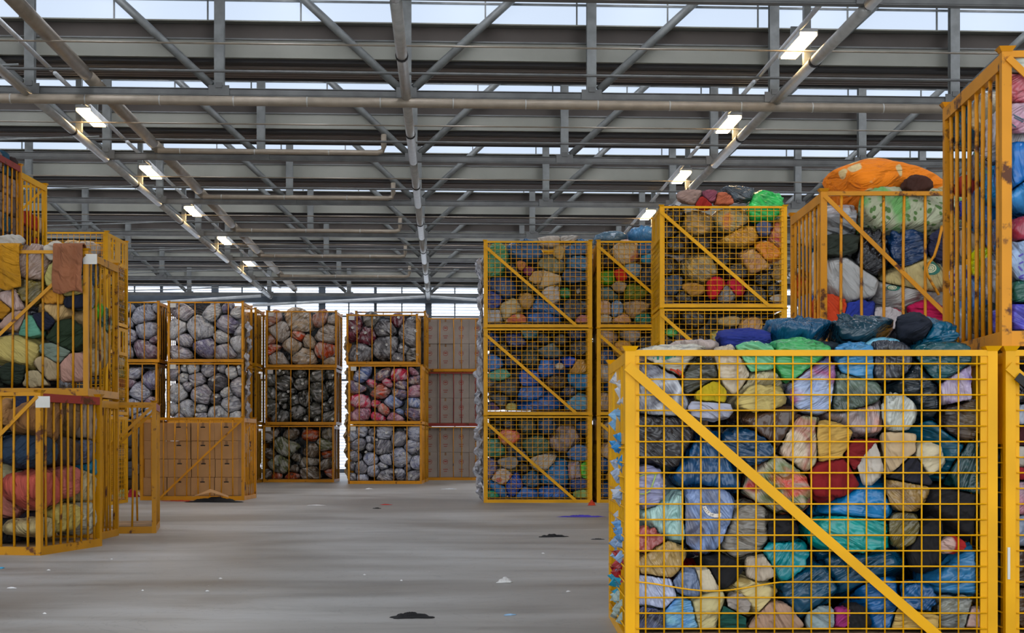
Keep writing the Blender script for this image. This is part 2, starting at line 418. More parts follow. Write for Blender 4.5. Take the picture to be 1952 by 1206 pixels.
for k, nm in zip(range(2, 7), ['third', 'fourth', 'fifth', 'sixth', 'seventh']):
    cross('cross_pipe', TV[k]-.20, CAMZ+5.53, .052, M['pipe'], -5.4, -1.15, 'cream pipe with elbow above the %s truss chord' % nm, 'pipe', 12, 1.4, True)
for k in range(0, 8):
    nm = ['nearest','second','third','fourth','fifth','sixth','seventh','farthest'][k]
    cross('conduit', TV[k]-.3, ZS-.25, .022, M['steel_dark'], U0, U1, 'thin grey conduit just before the %s truss' % nm, 'conduit', 8, 0)
    vv = 19.9+5*k
    if k < 7:
        cross('cross_cable', vv, ZC+.17, .013, M['pipe'], -14, 12, 'thin taut cable crossing at the %s lamp pair' % nm, 'cable', 6, 0)
    if k > 0:
        cross('tension_rod', TV[k]-.6, ZC+.30, .02, M['steel'], -22, -6.4, 'thin sagging rod left of the %s truss' % nm, 'rod', 6, 0, False, .22)
# fan of white tubes at the end wall
for (u0, u1, z0, z1, lb) in ((-.7, -7.0, 6.36, 6.02, 'left'), (-.5, 5.2, 6.36, 6.0, 'right')):
    o = link('wind_brace', MB().tube([hall(u0, 52.2, z0+.12), hall(u1, 52.2, z1+.12)], .055, 10).mesh('wind_brace', True), M['white_tube'])
    tag(o, 'white sloping wind brace before the end wall, %s of centre' % lb, 'brace')
for (u0, u1, z0, z1, lb) in ((-6.7, -11.4, 6.36, 6.05, 'left'), (-6.2, -2.6+.0-.0-4.0+1.0, 6.36, 6.1, 'right')):
    if lb == 'right': continue
    o = link('wind_brace', MB().tube([hall(u0, 52.2, z0+.12), hall(u1, 52.2, z1+.12)], .055, 10).mesh('wind_brace', True), M['white_tube'])
    tag(o, 'white wind brace near the end wall at far left', 'brace')

# strip lights
def strip_light():
    r = empty('strip_light')
    h = MB(); h.box(-.13, .13, -.62, .62, .05, .10).box(-.13, -.12, -.62, .62, .0, .05).box(.12, .13, -.62, .62, 0, .05)
    link('housing', h.mesh('housing'), M['white_tube'], r)
    link('diffuser', MB().box(-.105, .105, -.55, .55, -.012, .05).mesh('diffuser'), M['lamp'], r)
    g = MB(); g.box(-.1, .1, -.02, .02, .10, .30); 
    link('bracket', g.mesh('bracket'), M['steel'], r)
    return r
L0 = strip_light(); first = True
LZ = CAMZ+5.66
near = ['nearest', 'second nearest', 'third nearest', 'fourth nearest', 'fifth nearest', 'sixth nearest', 'seventh nearest']
for side, u in (('right', 5.05), ('left', -6.14)):
    for k in (range(0, 6) if side == 'right' else range(1, 6)):
        p = hall(u, 20.05+5.0*k, LZ)
        lab = '%s lit strip lamp of the %s row' % (near[k-(side == 'left')], side)
        if first:
            L0.location = p; L0.rotation_euler.z = THETA; tag(L0, lab, 'lamp', 'strip lamps under the roof'); first = False
        else: dup(L0, p, THETA, lab)
        # hanger plate next to each lamp
        s = 1 if side == 'right' else -1
        h = MB().box(-.05, .05, -.05, .05, 0, 1.02)
        h = link('hanger_plate', h.mesh('hanger_plate'), M['steel'], None, hall(UB+5.81*s, 20.2+5.0*k, ZC+.06), THETA)
        tag(h, 'upright hanger plate beside the %s lamp, %s row' % (near[k-(side == 'left')], side), 'hanger', 'hangers over the tie tubes')

# ------------------------------------------------------------------ cages
CW, CD, CH = 1.985, 1.30, 1.60
_pm = {}
def part(key, name, fn, mat, parent, smooth=False):
    kk = (key, name, mat.name)
    if kk not in _pm: _pm[kk] = fn().mesh(name, smooth)
    return link(name, _pm[kk], mat, parent)
def wires(x0, x1, z0, z1, y, nx, nz, r=.0045, bent=False, swap=False):
    m = MB()
    def P(a, b, c): return (b, a, c) if swap else (a, b, c)
    for i in range(nx):
        x = x0+(x1-x0)*(i+.5)/nx
        m.tube([P(x, y, z0), P(x, y, z1)], r, 6)
    for i in range(nz):
        z = z0+(z1-z0)*(i+.5)/nz
        pts = [P(x0, y-.008, z), P(x1, y-.008, z)]
        if bent and i == 3:
            pts = [P(x0+(x1-x0)*t, y-.008-(.03 if .1 < t < .42 else 0)*math.sin((t-.1)/.32*math.pi), z-(.045*math.sin(min(1,(t-.0)/.42)*math.pi)**1.5 if t < .42 else 0)) for t in np.linspace(0, 1, 40)]
        m.tube(pts, r, 6)
    return m
def cap_mb(x, y, H):
    m = MB(); q = 0
    a, b = .028, .045
    n = 0
    m.v += [(x-a,y-a,H-.004),(x+a,y-a,H-.004),(x+a,y+a,H-.004),(x-a,y+a,H-.004),(x-b,y-b,H+.022),(x+b,y-b,H+.022),(x+b,y+b,H+.022),(x-b,y+b,H+.022)]
    m.f += [(0,3,2,1),(4,5,6,7),(0,1,5,4),(1,2,6,5),(2,3,7,6),(3,0,4,7)]
    return m
def mesh_cage(loc, rotz, label, group, mat=None, W=CW, D=CD, H=CH, bent=False, tagpaper=False):
    mat = mat or M['yellow']; r = empty('mesh_cage', loc, rotz); tag(r, label, 'cage', group)
    key = ('mc', W, D, H)
    for x, y in ((.026, .026), (W-.026, .026), (.026, D-.026), (W-.026, D-.026)):
        part(key+(x, y), 'corner_post', lambda: MB().box(x-.026, x+.026, y-.026, y+.026, 0, H-.004), mat, r)
        part(key+(x, y), 'post_cap', lambda: cap_mb(x, y, H-.02), mat, r)
    part(key, 'top_frame', lambda: MB().box(.052, W-.052, 0, .04, H-.05, H-.018).box(.052, W-.052, D-.04, D, H-.05, H-.018).box(0, .04, .052, D-.052, H-.09, H-.03).box(W-.04, W, .052, D-.052, H-.09, H-.03), mat, r)
    part(key, 'bottom_frame', lambda: MB().box(.052, W-.052, 0, .04, .0, .055).box(.052, W-.052, D-.04, D, 0, .055).box(0, .04, .052, D-.052, 0, .055).box(W-.04, W, .052, D-.052, 0, .055), mat, r)
    part(key, 'base_panel', lambda: MB().box(.03, W-.03, .03, D-.03, .05, .07), M['wood'], r)
    part(key, 'panel_frame', lambda: MB().box(.052, .075, .006, .02, .055, H-.05).box(W-.09, W-.052, .006, .02, .055, H-.05), mat, r)
    part(key+(bent,), 'front_mesh', lambda: wires(.06, W-.06, .055, H-.05, .006, 19, 18, bent=bent), mat, r, True)
    part(key, 'rear_mesh', lambda: wires(.06, W-.06, .055, H-.05, D-.012, 19, 18), mat, r, True)
    for sx, nm in ((.012, 0), (W-.012, 1)):
        part(key+(nm,), 'side_mesh', lambda: wires(.05, D-.05, .055, H-.50, sx, 12, 13, swap=True), mat, r, True)
        def plate():
            m = MB(); x0, x1 = (0.004, .016) if nm == 0 else (W-.016, W-.004)
            m.box(x0-.002, x1+.002, .05, D-.05, H-.52, H-.46)
            for a, b in ((.052, .20), (.48, .82), (D-.20, D-.052)): m.box(x0, x1, a, b, H-.46, H-.08)
            m.box(x0-.004, x1+.008, .30, .35, H-.46, H-.08).box(x0-.004, x1+.008, .95, 1.0, H-.46, H-.08)
            return m
        part(key+(nm,), 'slotted_plate', plate, mat, r)
    part(key, 'diagonal_brace', lambda: MB().bar((.01, -.014, H-.105), (.855*W, -.014, .03), .052, .008, (0,1,0)), mat, r)
    return r
def bar_cage(loc, rotz, label, group, mat=None, W=CW, D=CD, H=CH, diag='tl', nf=10, ns=7, rail=.05, side_red=False, papers=1, bars=None, cast=None, base=None, seed=1):
    mat = mat or M['mustard']; r = empty('barred_cage', loc, rotz); tag(r, label, 'cage', group)
    rnd = random.Random(seed)
    for x, y in ((.026, .026), (W-.026, .026), (.026, D-.026), (W-.026, D-.026)):
        link('corner_post', MB().box(x-.026, x+.026, y-.026, y+.026, 0, H-.004).mesh('corner_post'), mat, r)
        link('post_cap', cap_mb(x, y, H-.02).mesh('post_cap'), mat, r)
    for ya in (0, D-.035): link('top_rail', MB().box(.052, W-.052, ya, ya+.035, H-.02-rail*.7, H-.02).mesh('top_rail'), mat, r)
    for x in (0, W-.04):
        link('side_rail', MB().box(x, x+.04, .052, D-.052, H-.11, H-.03).mesh('side_rail'), M['redpaint'] if side_red else mat, r)
    link('bottom_frame', MB().box(.052, W-.052, 0, .04, .0, .08).box(.052, W-.052, D-.04, D, 0, .08).box(0, .04, .052, D-.052, 0, .08).box(W-.04, W, .052, D-.052, 0, .08).mesh('bottom_frame'), mat, r)
    link('base_panel', MB().box(.03, W-.03, .03, D-.03, .06, .085).mesh('base_panel'), base or M['wood'], r)
    def bars_(n, ax, y, wob=0):
        m = MB(); L = W if ax == 0 else D
        xs = bars if (bars and ax == 0 and y < .3) else [(i+1)/(n+1) for i in range(n)]
        for t in xs:
            a = L*t; k = rnd.uniform(-1, 1)*wob
            pts = [(a, z, k*math.sin(math.pi*q)) for q, z in ((q, .05+(H-.1)*q) for q in (0, .25, .5, .75, 1))]
            if ax == 0: m.tube([(p[0]+p[2], y, p[1]) for p in pts], .0125, 8)
            else: m.tube([(y, p[0]+p[2], p[1]) for p in pts], .0125, 8)
        return m
    link('front_bars', bars_(nf, 0, .018, .012).mesh('front_bars', True), mat, r)
    link('rear_bars', bars_(nf, 0, D-.018, .03).mesh('rear_bars', True), mat, r)
    link('side_bars', bars_(ns, 1, .018, .02).mesh('side_bars', True), mat, r)
    link('side_bars', bars_(ns, 1, W-.018, .02).mesh('side_bars', True), mat, r)
    if diag:
        if diag == 'tl': a, b_ = (.03, -.008, H-.06), (1.55, -.008, .05)
        else: a, b_ = (W-.03, -.008, H-.06), (W-1.6, -.008, .05)
        link('diagonal_brace', MB().bar(a, b_, .036, .012, (0,1,0)).mesh('diagonal_brace'), mat, r)
        if diag == 'tl': a, b_ = (.03, D-.02, H-.06), (1.55, D-.02, .05)
        link('rear_brace', MB().bar((a[0], D-.025, a[2]), (b_[0], D-.025, b_[2]), .034, .01, (0,1,0)).mesh('rear_brace'), mat, r)
    if papers:
        px = .07 if diag != 'tr' else W-.05
        link('paper_tag', MB().box(px, px+.15, -.006, -.003, H-.17, H-.06).mesh('paper_tag'), M['paper'], r)
    return r

# ------------------------------------------------------------------ sacks
_ico = {}
def ico(level):
    if level not in _ico:
        bm = bmesh.new(); bmesh.ops.create_icosphere(bm, subdivisions=level, radius=1)
        _ico[level] = (np.array([v.co[:] for v in bm.verts]), [tuple(v.index for v in f.verts) for f in bm.faces]); bm.free()
    return _ico[level]
def snoise(P, rng, freq, octv=2):
    out = np.zeros(len(P)); amp = 1.0
    for o in range(octv):
        warp = np.sin(P @ rng.normal(size=(3, 3))*freq*.7 + rng.uniform(0, 6, 3))*.5
        Q = P*freq + warp
        s = np.zeros(len(P))
        for _ in range(4):
            k = rng.normal(size=3); s += np.sin(Q @ k + rng.uniform(0, 6.28))
        out += amp*s/4; amp *= .5; freq *= 2.1
    return out
def sack_mesh(R, tilt, planes, pole, style, level, seed):
    D, faces = ico(level); rng = np.random.default_rng(seed)
    c, s = math.cos(tilt), math.sin(tilt)
    dl = np.stack([D[:,0]*c + D[:,2]*s, D[:,1], -D[:,0]*s + D[:,2]*c], 1)
    p = 2.0 if style != 'pillow' else 2.8
    r0 = (np.abs(dl/np.array(R))**p).sum(1)**(-1/p)
    pole = np.array(pole, float); pole /= np.linalg.norm(pole)
    a = np.cross(pole, [0.3, .5, .81]); a /= np.linalg.norm(a); b = np.cross(pole, a)
    cc = D @ pole; phi = np.arctan2(D @ b, D @ a)
    r0 = r0*(1.2 + (.15 if style != 'pillow' else .06)*snoise(D, rng, 1.5, 2))
    nf = rng.integers(9, 15)
    if style in ('sack', 'ball'):
        fall = np.exp(-(1-cc)*1.5)
        r0 *= 1 + (.05*fall+.008)*np.sin(nf*phi + 2*snoise(D, rng, 1.5, 1))
        r0 *= 1 - .16*np.exp(-((1-cc)-.05)**2/.0012) + .24*np.exp(-((1-cc)/.014))
    elif style == 'cloth':
        r0 *= 1 + .10*(1-2*np.abs(snoise(D, rng, 2.4, 2)))
    elif style == 'pillow':
        r0 *= 1 + .02*snoise(D, rng, 3, 2)
    q = 26.0; acc = r0**(-q)
    for n, d in planes:
        k = D @ np.array(n); t = np.where(k > 1e-3, d/np.maximum(k, 1e-3), 1e3); acc += t**(-q)
    r = acc**(-1/q)
    w1 = np.abs(snoise(D, rng, 3.2, 1)); w2 = np.abs(snoise(D, rng, 7.5, 2)); w3 = np.abs(snoise(D, rng, 15, 2))
    fold = np.abs(np.sin(nf*.5*phi + 2.5*snoise(D, rng, 2.0, 1)))
    if style in ('sack', 'ball'): r *= 1.04 - .07*w1**1.3 - .045*w2 - .012*w3 - .07*fold*np.exp(-(1-cc)*.9)
    elif style == 'cloth': r *= 1.04 - .10*w1 - .07*w2 - .02*w3
    elif style == 'mound': r *= 1 - .06*w1 - .02*w2
    else: r *= 1.01 - .03*w1 - .012*w2
    V = D*r[:, None]
    me = bpy.data.meshes.new('sack'); me.from_pydata(V.tolist(), [], faces); me.update()
    me.polygons.foreach_set('use_smooth', [True]*len(faces))
    return me
NAMES = {'P': ('plastic_sack', 'plastic sack', 'plastic bag'), 'C': ('clear_sack', 'clear bag of clothes', 'clear bag'), 'F': ('clear_sack', 'clear bag of clothes', 'clear bag'),
         'K': ('cloth_bundle', 'cloth bundle', 'clothes'), 'L': ('pillow', 'pillow', 'pillow'), 'D': ('duvet', 'duvet', 'duvet')}
class Pack:
    """collects the sacks of one cage, presses them against each other and against the cage, then builds them"""
    def __init__(s, loc, rotz, phrase, W=CW, D=CD, H=CH, level=3, top=0.0, seed=1):
        s.loc = Vector(loc); s.rz = rotz; s.ph = phrase; s.W, s.D, s.H = W, D, H; s.level = level; s.top = top
        s.items = []; s.knot = None; s.rgap = 0; s.rng = random.Random(seed); s.seed = seed
        s.inv = (Matrix.Translation(s.loc) @ Matrix.Rotation(rotz, 4, 'Z')).inverted()
    def add(s, c, R, col, kind='P', desc='', tilt=0, pole=None, style=None, side=False, free=False):
        st = style or {'P': 'sack', 'C': 'sack', 'F': 'sack', 'K': 'cloth', 'L': 'pillow', 'D': 'pillow'}[kind]
        pole = pole or (s.rng.uniform(-1, 1), s.rng.uniform(-1, .3), s.rng.uniform(-.2, 1))
        s.items.append(dict(c=Vector(c), R=R, col=col, kind=kind, desc=desc, tilt=tilt, pole=pole, style=st, free=free))
    def px(s, x, y, rx, ry, col, kind='P', desc='', tilt=0, dr=None, back=0, **kw):
        """a sack against the front of the cage, read off at picture position x, y"""
        y0 = s.loc.y; k = y0/F
        for _ in range(3):
            rr = dr or max(.12, min(.34, (rx+ry)/2*k*1.05)); yy = y0+rr*.85+back; k = yy/F
        c = s.inv @ Vector(((x-CX)*k, yy, CAMZ+(CY-y)*k))
        s.add(c, (rx*k, rr, ry*k), col, kind, desc, -tilt, **kw)
    def side(s, x, y, rx, ry, col, kind='P', desc='', left=True, **kw):
        """a sack against the side of the cage nearest the aisle; rx, ry are on the picture"""
        M4 = s.inv.inverted(); a = M4 @ Vector((0 if left else s.W, 0, 0)); b = M4 @ Vector((0 if left else s.W, s.D, 0))
        t = (x-CX)/F; den = (b.x-a.x) - t*(b.y-a.y); q = (t*a.y-a.x)/den
        q = max(.05, min(.95, q)); p = a.lerp(b, q)
        z = CAMZ+(CY-y)*p.y/F
        c = s.inv @ Vector((p.x, p.y, z)); rz_ = ry*p.y/F; 
        sc = abs(s.D/(F*(b.x/b.y-a.x/a.y))); ryy = max(.09, min(.4, rx*sc)); rxx = .26
        c.x = rxx*.8 if left else s.W-rxx*.8
        s.add(c, (rxx, ryy, rz_), col, kind, desc, 0, **kw)
    def fill(s, pal, r, x0=None, x1=None, z0=None, z1=None, aspect=.8, n=400, dr=None, style=None, pole=None, yc=None):
        """random sacks in the gaps left on the front face"""
        x0 = .08 if x0 is None else x0; x1 = s.W-.08 if x1 is None else x1; z0 = .12 if z0 is None else z0; z1 = s.H-.12 if z1 is None else z1
        for _ in range(n):
            rx = r*s.rng.uniform(.8, 1.2); rz = rx*s.rng.uniform(aspect*.85, min(1.15, aspect*1.2)); x = s.rng.uniform(x0, x1); z = s.rng.uniform(z0, z1)
            ok = True
            for i in s.items:
                dx = (x-i['c'].x)/(i['R'][0]+rx*.72); dz = (z-i['c'].z)/(i['R'][2]+rz*.72)
                if dx*dx+dz*dz < .92 and i['c'].y < .62: ok = False; break
            if ok:
                col, kind, desc = s.rng.choice(pal)
                s.add((x, (yc if yc is not None else (dr or rx)*.85+.02+s.rng.uniform(0, .05)), z), (rx*1.15, dr or rx, rz*1.15), col, kind, desc, s.rng.uniform(-.5, .5)*(1.6 if dr else 1),
                      pole=pole and (s.rng.uniform(-.45, .45), -1, s.rng.uniform(-.35, .45)), style=style)
    def grid(s, pal, nx, nz, jit=.18, style=None, pole=None, x0=.0, x1=None, z0=.08, z1=None, ymul=1.0, dr=None, big=1.12):
        x1 = s.W if x1 is None else x1; z1 = s.H-.04 if z1 is None else z1
        dx = (x1-x0)/nx; dz = (z1-z0)/nz
        for j in range(nz):
            for i in range(nx):
                off = .25 if j % 2 else -.25
                x = x0+(i+.5+off*.6)*dx + s.rng.uniform(-jit, jit)*dx; z = z0+(j+.5)*dz+s.rng.uniform(-jit, jit)*dz
                rr = dr or (dx+dz)/4*1.15; col, kind, desc = s.rng.choice(pal)
                g = s.rng.uniform(.78, 1.35)
                s.add((x, rr*.85+.02+s.rng.uniform(0, .08), z), (dx/2*big*g, rr, dz/2*big*g), col, kind, desc, s.rng.uniform(-.4, .4),
                      pole=pole and (s.rng.uniform(-.5, .5), -1, s.rng.uniform(-.3, .5)), style=style)
    def build(s, group=None, mass=None, lx=0, rx=0):
        y0m = mass[2] if mass else s.D
        group = group or 'sacks in the ' + s.ph
        rot = Matrix.Rotation(s.rz, 4, 'Z'); M4 = Matrix.Translation(s.loc) @ rot
        its = s.items
        for i in its:
            if not i['free']:
                i['c'].x = min(max(i['c'].x, .1), s.W-.1); i['c'].z = max(i['c'].z, .15); i['c'].y = min(max(i['c'].y, .09), s.D-.1)
        def sup(i, d):
            t = i['tilt']; c_, s_ = math.cos(t), math.sin(t)
            dl = (d.x*c_+d.z*s_, d.y, -d.x*s_+d.z*c_)
            return 1/math.sqrt(sum((a/b)**2 for a, b in zip(dl, i['R'])))
        labels = {}
        for i in its:
            fx = i['c'].x/s.W; fz = i['c'].z/s.H
            hv = 'left' if fx < .36 else 'right' if fx > .64 else 'middle'
            vv = 'heaped on top,' if fz > .97 else 'top' if fz > .76 else 'upper' if fz > .55 else 'lower' if fz > .26 else 'bottom'
            base = '%s %s, %s %s of %s' % (i['desc'] or 'grey', NAMES[i['kind']][1], vv, hv, s.ph)
            i['lab'] = base; labels.setdefault(base, []).append(i)
        words = ['', 'leftmost', 'second', 'third', 'fourth', 'fifth', 'sixth', 'seventh', 'eighth', 'ninth', 'tenth', 'eleventh', 'twelfth']
        for base, L in labels.items():
            if len(L) > 1:
                L.sort(key=lambda i: i['c'].x)
                for q, i in enumerate(L):
                    i['lab'] = base + (', leftmost such' if q == 0 else ', %s from left' % words[min(q+1, 12)])
        for n, i in enumerate(its):
            planes = []
            ci = i['c']
            for j in its:
                if j is i: continue
                d = j['c']-ci; L = d.length
                if L < 1e-4: continue
                u = d/L; a = sup(i, u); b = sup(j, u)
                if (a+b)*1.25 < L: continue
                planes.append((tuple(u), max(.03, L*a/(a+b)-.003)))
            if not i['free']:
                planes.append(((0,-1,0), ci.y-.022)); planes.append(((-1,0,0), ci.x-.028)); planes.append(((1,0,0), max(.04, s.W-.028-s.rgap-ci.x)))
                planes.append(((0,0,-1), ci.z-.088)); planes.append(((0,1,0), s.D-.03-ci.y))
                if ci.y < y0m: planes.append(((0,1,0), max(.05, y0m-.004-ci.y)))
                elif lx and ci.x < lx: planes.append(((1,0,0), max(.05, lx-.004-ci.x)))
                elif rx and ci.x > s.W-rx: planes.append(((-1,0,0), max(.05, ci.x-(s.W-rx)-.004)))
                if s.top == 0: planes.append(((0,0,1), s.H-.03-ci.z if ci.z < s.H-.06 else .05))
            me = sack_mesh(i['R'], i['tilt'], planes, i['pole'], i['style'], s.level, s.seed*977+n)
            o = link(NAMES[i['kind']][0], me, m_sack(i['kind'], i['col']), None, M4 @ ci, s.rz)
            tag(o, i['lab'], NAMES[i['kind']][2], group); i['obj'] = o
            if i['style'] == 'ball':
                pn = Vector(i['pole']).normalized(); best = max(me.vertices, key=lambda v: v.co.normalized().dot(pn)).co
                k = MB(); ax = pn.orthogonal().normalized(); ay = pn.cross(ax); rr = .030+.012*s.rng.random()
                for q in range(12):
                    a = q/12*math.tau; w_ = 1.25 if q % 2 else .8
                    k.v.append(tuple(best*.97+(ax*math.cos(a)+ay*math.sin(a))*rr*.5)); k.v.append(tuple(best+pn*.045+(ax*math.cos(a)+ay*math.sin(a))*rr*w_))
                k.v.append(tuple(best+pn*.012))
                for q in range(12):
                    a = 2*q; b_ = 2*((q+1) % 12); k.f.append((a, b_, b_+1, a+1)); k.f.append((a+1, b_+1, 24))
                if s.knot is None: s.knot = m_plain('tied_film', '#cfcfcb' if s.rng.random() < 2 else '#222', .35)
                link('knot', k.mesh('knot'), s.knot, o)
        if mass:
            x0, x1, y0, y1, z0, z1, lab = mass; x0 += lx; x1 -= rx
            bm = bmesh.new(); bmesh.ops.create_cube(bm, size=1); bmesh.ops.subdivide_edges(bm, edges=bm.edges, cuts=14, use_grid_fill=True)
            rng = np.random.default_rng(s.seed+5)
            P = np.array([v.co[:] for v in bm.verts]); q = P*np.array([x1-x0, y1-y0, z1-z0]); nn = snoise(q, rng, 5.5, 2)
            for v, p, a in zip(bm.verts, q, nn):
                v.co = Vector(p)*(1-.05*abs(a)-.02); 
            me = bpy.data.meshes.new('packed_textiles'); bm.to_mesh(me); bm.free(); me.polygons.foreach_set('use_smooth', [True]*len(me.polygons))
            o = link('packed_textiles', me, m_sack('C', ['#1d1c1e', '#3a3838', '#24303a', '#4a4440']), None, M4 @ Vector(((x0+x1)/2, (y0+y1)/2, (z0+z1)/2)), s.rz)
            tag(o, lab, 'textiles', None, 'stuff')
        return its
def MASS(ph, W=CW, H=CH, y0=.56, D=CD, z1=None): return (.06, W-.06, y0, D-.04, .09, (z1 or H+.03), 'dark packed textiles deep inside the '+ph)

# ------------------------------------------------------------------ nearest mesh cage
GX, GY = .604, 7.55
NG = 'yellow mesh cages on the right'
g = mesh_cage((GX, GY, 0), 0, 'yellow mesh cage nearest the camera, full of teal and black sacks', NG, bent=True)
for z in (1.475,): pass
P = Pack((GX, GY, 0), 0, 'nearest mesh cage', level=5, top=.3, seed=11); P.rgap = .10
HEAP = [
 (1420,652,62,22,'#2b3a86','K','royal blue',0), (1525,640,85,28,'#1f5471','P','steel blue',0), (1642,638,80,30,'#22404c','P','shiny black-blue',0),
 (1772,652,52,42,'#14607a','P','teal',.3), (1672,664,46,18,'#83b6c9','P','pale blue',0), (1738,628,34,24,'#1a2130','K','navy',0), (1330,662,46,12,'#cdbfb8','K','pale pink',0)]
HEAP += [(1562,672,40,16,'#20303a','K','dark slate',0)]
for x,y,rx,ry,col,k,d,t in HEAP: P.px(x,y,rx,ry,col,k,d,t,back=.22)
FG = [
 (1290,694,88,28,['#b9b4a4','#cfcabb','#a8a797'],'C','whitish',0), (1335,722,54,34,['#2c2d26','#4a4b3e','#1c1d1a'],'C','dark olive',0),
 (1262,748,64,56,['#c4c9d6','#5b5c66','#dfe3ea','#74767e'],'C','hazy white',0), (1396,706,52,34,'#b9ad98','P','beige',0),
 (1436,682,42,22,'#6fae86','P','pale green',0), (1515,688,62,32,'#4d9a62','P','bright green',0), (1438,738,66,38,['#9c9480','#c4bc9e','#8a8370'],'C','beige',0),
 (1352,750,26,22,'#c3b02c','K','lime yellow',0), (1350,778,44,16,'#b9bccb','K','pale lavender',0), (1455,806,66,42,'#4a382d','P','brown',0),
 (1448,760,44,22,'#d3c48c','K','cream yellow',0), (1548,732,54,44,['#8fa0c6','#b6c3da','#9c5c84','#6f93b8'],'C','lilac and blue',0),
 (1618,742,58,46,['#3c4a44','#5d6b60','#8b9a92','#262b2c'],'C','grey-green',0), (1735,742,78,56,'#1b2830','P','black',0),
 (1634,690,40,30,'#4d86ab','P','sky blue',0), (1688,690,44,30,['#22252b','#4a4f58','#15171b'],'C','black',0), (1796,694,60,34,'#154e55','P','dark teal',0),
 (1822,736,56,42,['#74629a','#c3b9c8','#6e589c','#b79a3c'],'C','purple',0), (1836,798,50,58,['#2e2422','#4a3c34','#6b5b3c'],'C','dark brown',0),
 (1628,790,92,34,['#a06a64','#c3a29a','#8f8f92','#b08a80'],'C','pink-red',.12), (1706,786,34,30,['#b7bcb6','#d4d6d0'],'C','white striped',0),
 (1258,836,66,52,'#2a282b','P','glossy black',0), (1345,888,92,52,'#0d4f77','P','deep blue',0), (1425,850,60,28,'#123e5b','P','navy blue',0),
 (1528,846,62,44,['#bfb39d','#d8cbb8','#a3776b','#b9c2a2'],'C','white and pink',0), (1580,845,34,32,'#c9ab6c','K','straw yellow',0),
 (1790,852,92,58,'#0b6077','P','petrol',0), (1852,884,42,76,'#163f42','P','dark green',0), (1588,898,62,44,'#8c0d1c','K','dark red',0),
 (1640,872,60,24,'#7e0c1a','K','crimson',0), (1654,882,24,34,'#d8d2c9','K','white',.3), (1704,866,38,36,'#c9b69a','K','beige',0), (1762,874,27,24,'#d8cfb6','K','cream',0),
 (1730,896,38,34,'#23232f','K','navy',0), (1476,918,76,48,['#8c8a7a','#b9493c','#6a7a55','#c0b7a8','#a83a38'],'C','red and green printed',0),
 (1236,930,26,38,['#8f90ae','#b3b6cf'],'C','lavender',0), (1262,986,56,60,['#9cc4bd','#b8d3cf','#7fa9a6'],'C','mint',0),
 (1340,985,48,52,['#4a4b58','#6b6f82','#8fa3c8','#3b3c46'],'C','grey-blue',0), (1420,1016,80,48,['#6e6a64','#8e8a82','#5b5853'],'C','grey',-.4),
 (1488,1012,24,22,'#17161a','K','black',0), (1490,1058,40,40,'#127f86','P','turquoise',0), (1632,962,88,52,'#0f6f9c','P','cerulean blue',0),
 (1628,1010,92,34,'#15908c','P','sea green',0), (1626,1074,112,56,'#0a4c66','P','large dark teal',0), (1530,1126,72,50,'#0b4a62','P','dark petrol',.3),
 (1722,938,34,30,['#6a5238','#9c8458','#3a2f28'],'C','tan',0), (1716,1008,26,28,['#4a4634','#6e6640'],'C','olive',0),
 (1826,968,86,58,'#1c1a1d','K','large black',0), (1776,1036,58,36,'#141316','K','black',0), (1806,1038,22,12,['#a32422','#c9b0a8'],'K','red patterned',0),
 (1828,1096,74,60,'#3c769c','P','pale steel blue',0), (1254,1062,46,40,['#9c8456','#b09a6e','#8a744c'],'C','tan',0), (1234,1028,25,20,'#a0605c','P','dusty pink',0),
 (1368,1086,62,24,'#0e0e12','K','black',0), (1340,1102,32,17,'#d9d0bb','K','off-white',0), (1444,1082,30,19,'#cabfaf','K','off-white',0),
 (1246,1130,42,38,['#9aa3c6','#c2c9de','#7c86a8'],'C','pale lavender',0), (1318,1108,40,22,['#4c5a74','#7d8ba3'],'C','slate blue',0), (1425,1132,60,34,['#cfc298','#8a7a52'],'L','cream patterned',0),
 (1345,1160,62,38,['#c5bc96','#4a4a36'],'L','beige printed',0), (1404,1152,20,18,'#a9a29c','K','grey round',0), (1392,1186,30,20,'#17564c','K','bottle green',0),
 (1292,1188,46,32,['#8fb9b4','#5c8fc2','#a8c4c4'],'C','aqua',0), (1240,1192,34,26,['#4f5a86','#22242c','#8a93b4'],'C','dark blue',0), (1470,1190,64,22,'#b39a88','K','pinkish beige',0),
 (1668,1152,72,42,'#0b669c','P','bright blue',0), (1742,1140,32,26,'#0d5a88','P','blue',0), (1620,1178,38,20,'#131216','K','black ribbed',0),
 (1566,1204,34,16,'#a9b7b9','K','pale green',0), (1604,1206,30,14,'#9c3f78','K','magenta',0), (1735,1196,54,20,['#c4ac76','#8c7448'],'K','straw printed',0),
 (1826,1166,52,30,['#6f7070','#93958c','#565a5c'],'C','grey',0), (1860,1206,40,16,['#b8a29c','#8f3c3a'],'K','red striped',0)]
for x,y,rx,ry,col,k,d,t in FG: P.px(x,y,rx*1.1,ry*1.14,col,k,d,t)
SIDE = [(1178,740,'#c9ccd2'),(1176,800,'#8cb4d4'),(1177,860,'#3f8cc0'),(1178,915,'#aab6c8'),(1176,965,'#c5cbd6'),(1177,1010,'#6f9cc8'),(1177,1050,'#9db4d0'),(1178,1085,'#a8202c'),(1177,1120,'#3c9ab4'),(1178,1155,'#b9c9c4')]
sd = ['white','pale blue','sky blue','silver','whitish','mid blue','light blue','red','turquoise','pale mint']
for (x,y,c),d in zip(SIDE, sd): P.side(x,y,12,30,c,'P',d)
P.fill([('#0e0f12','K','dark'),('#1c2c36','P','dark slate'),('#2a2624','P','dark brown'),('#123f56','P','dark blue')], .10, n=500)
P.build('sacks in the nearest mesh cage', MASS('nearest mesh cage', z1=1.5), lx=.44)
from mathutils.bvhtree import BVHTree
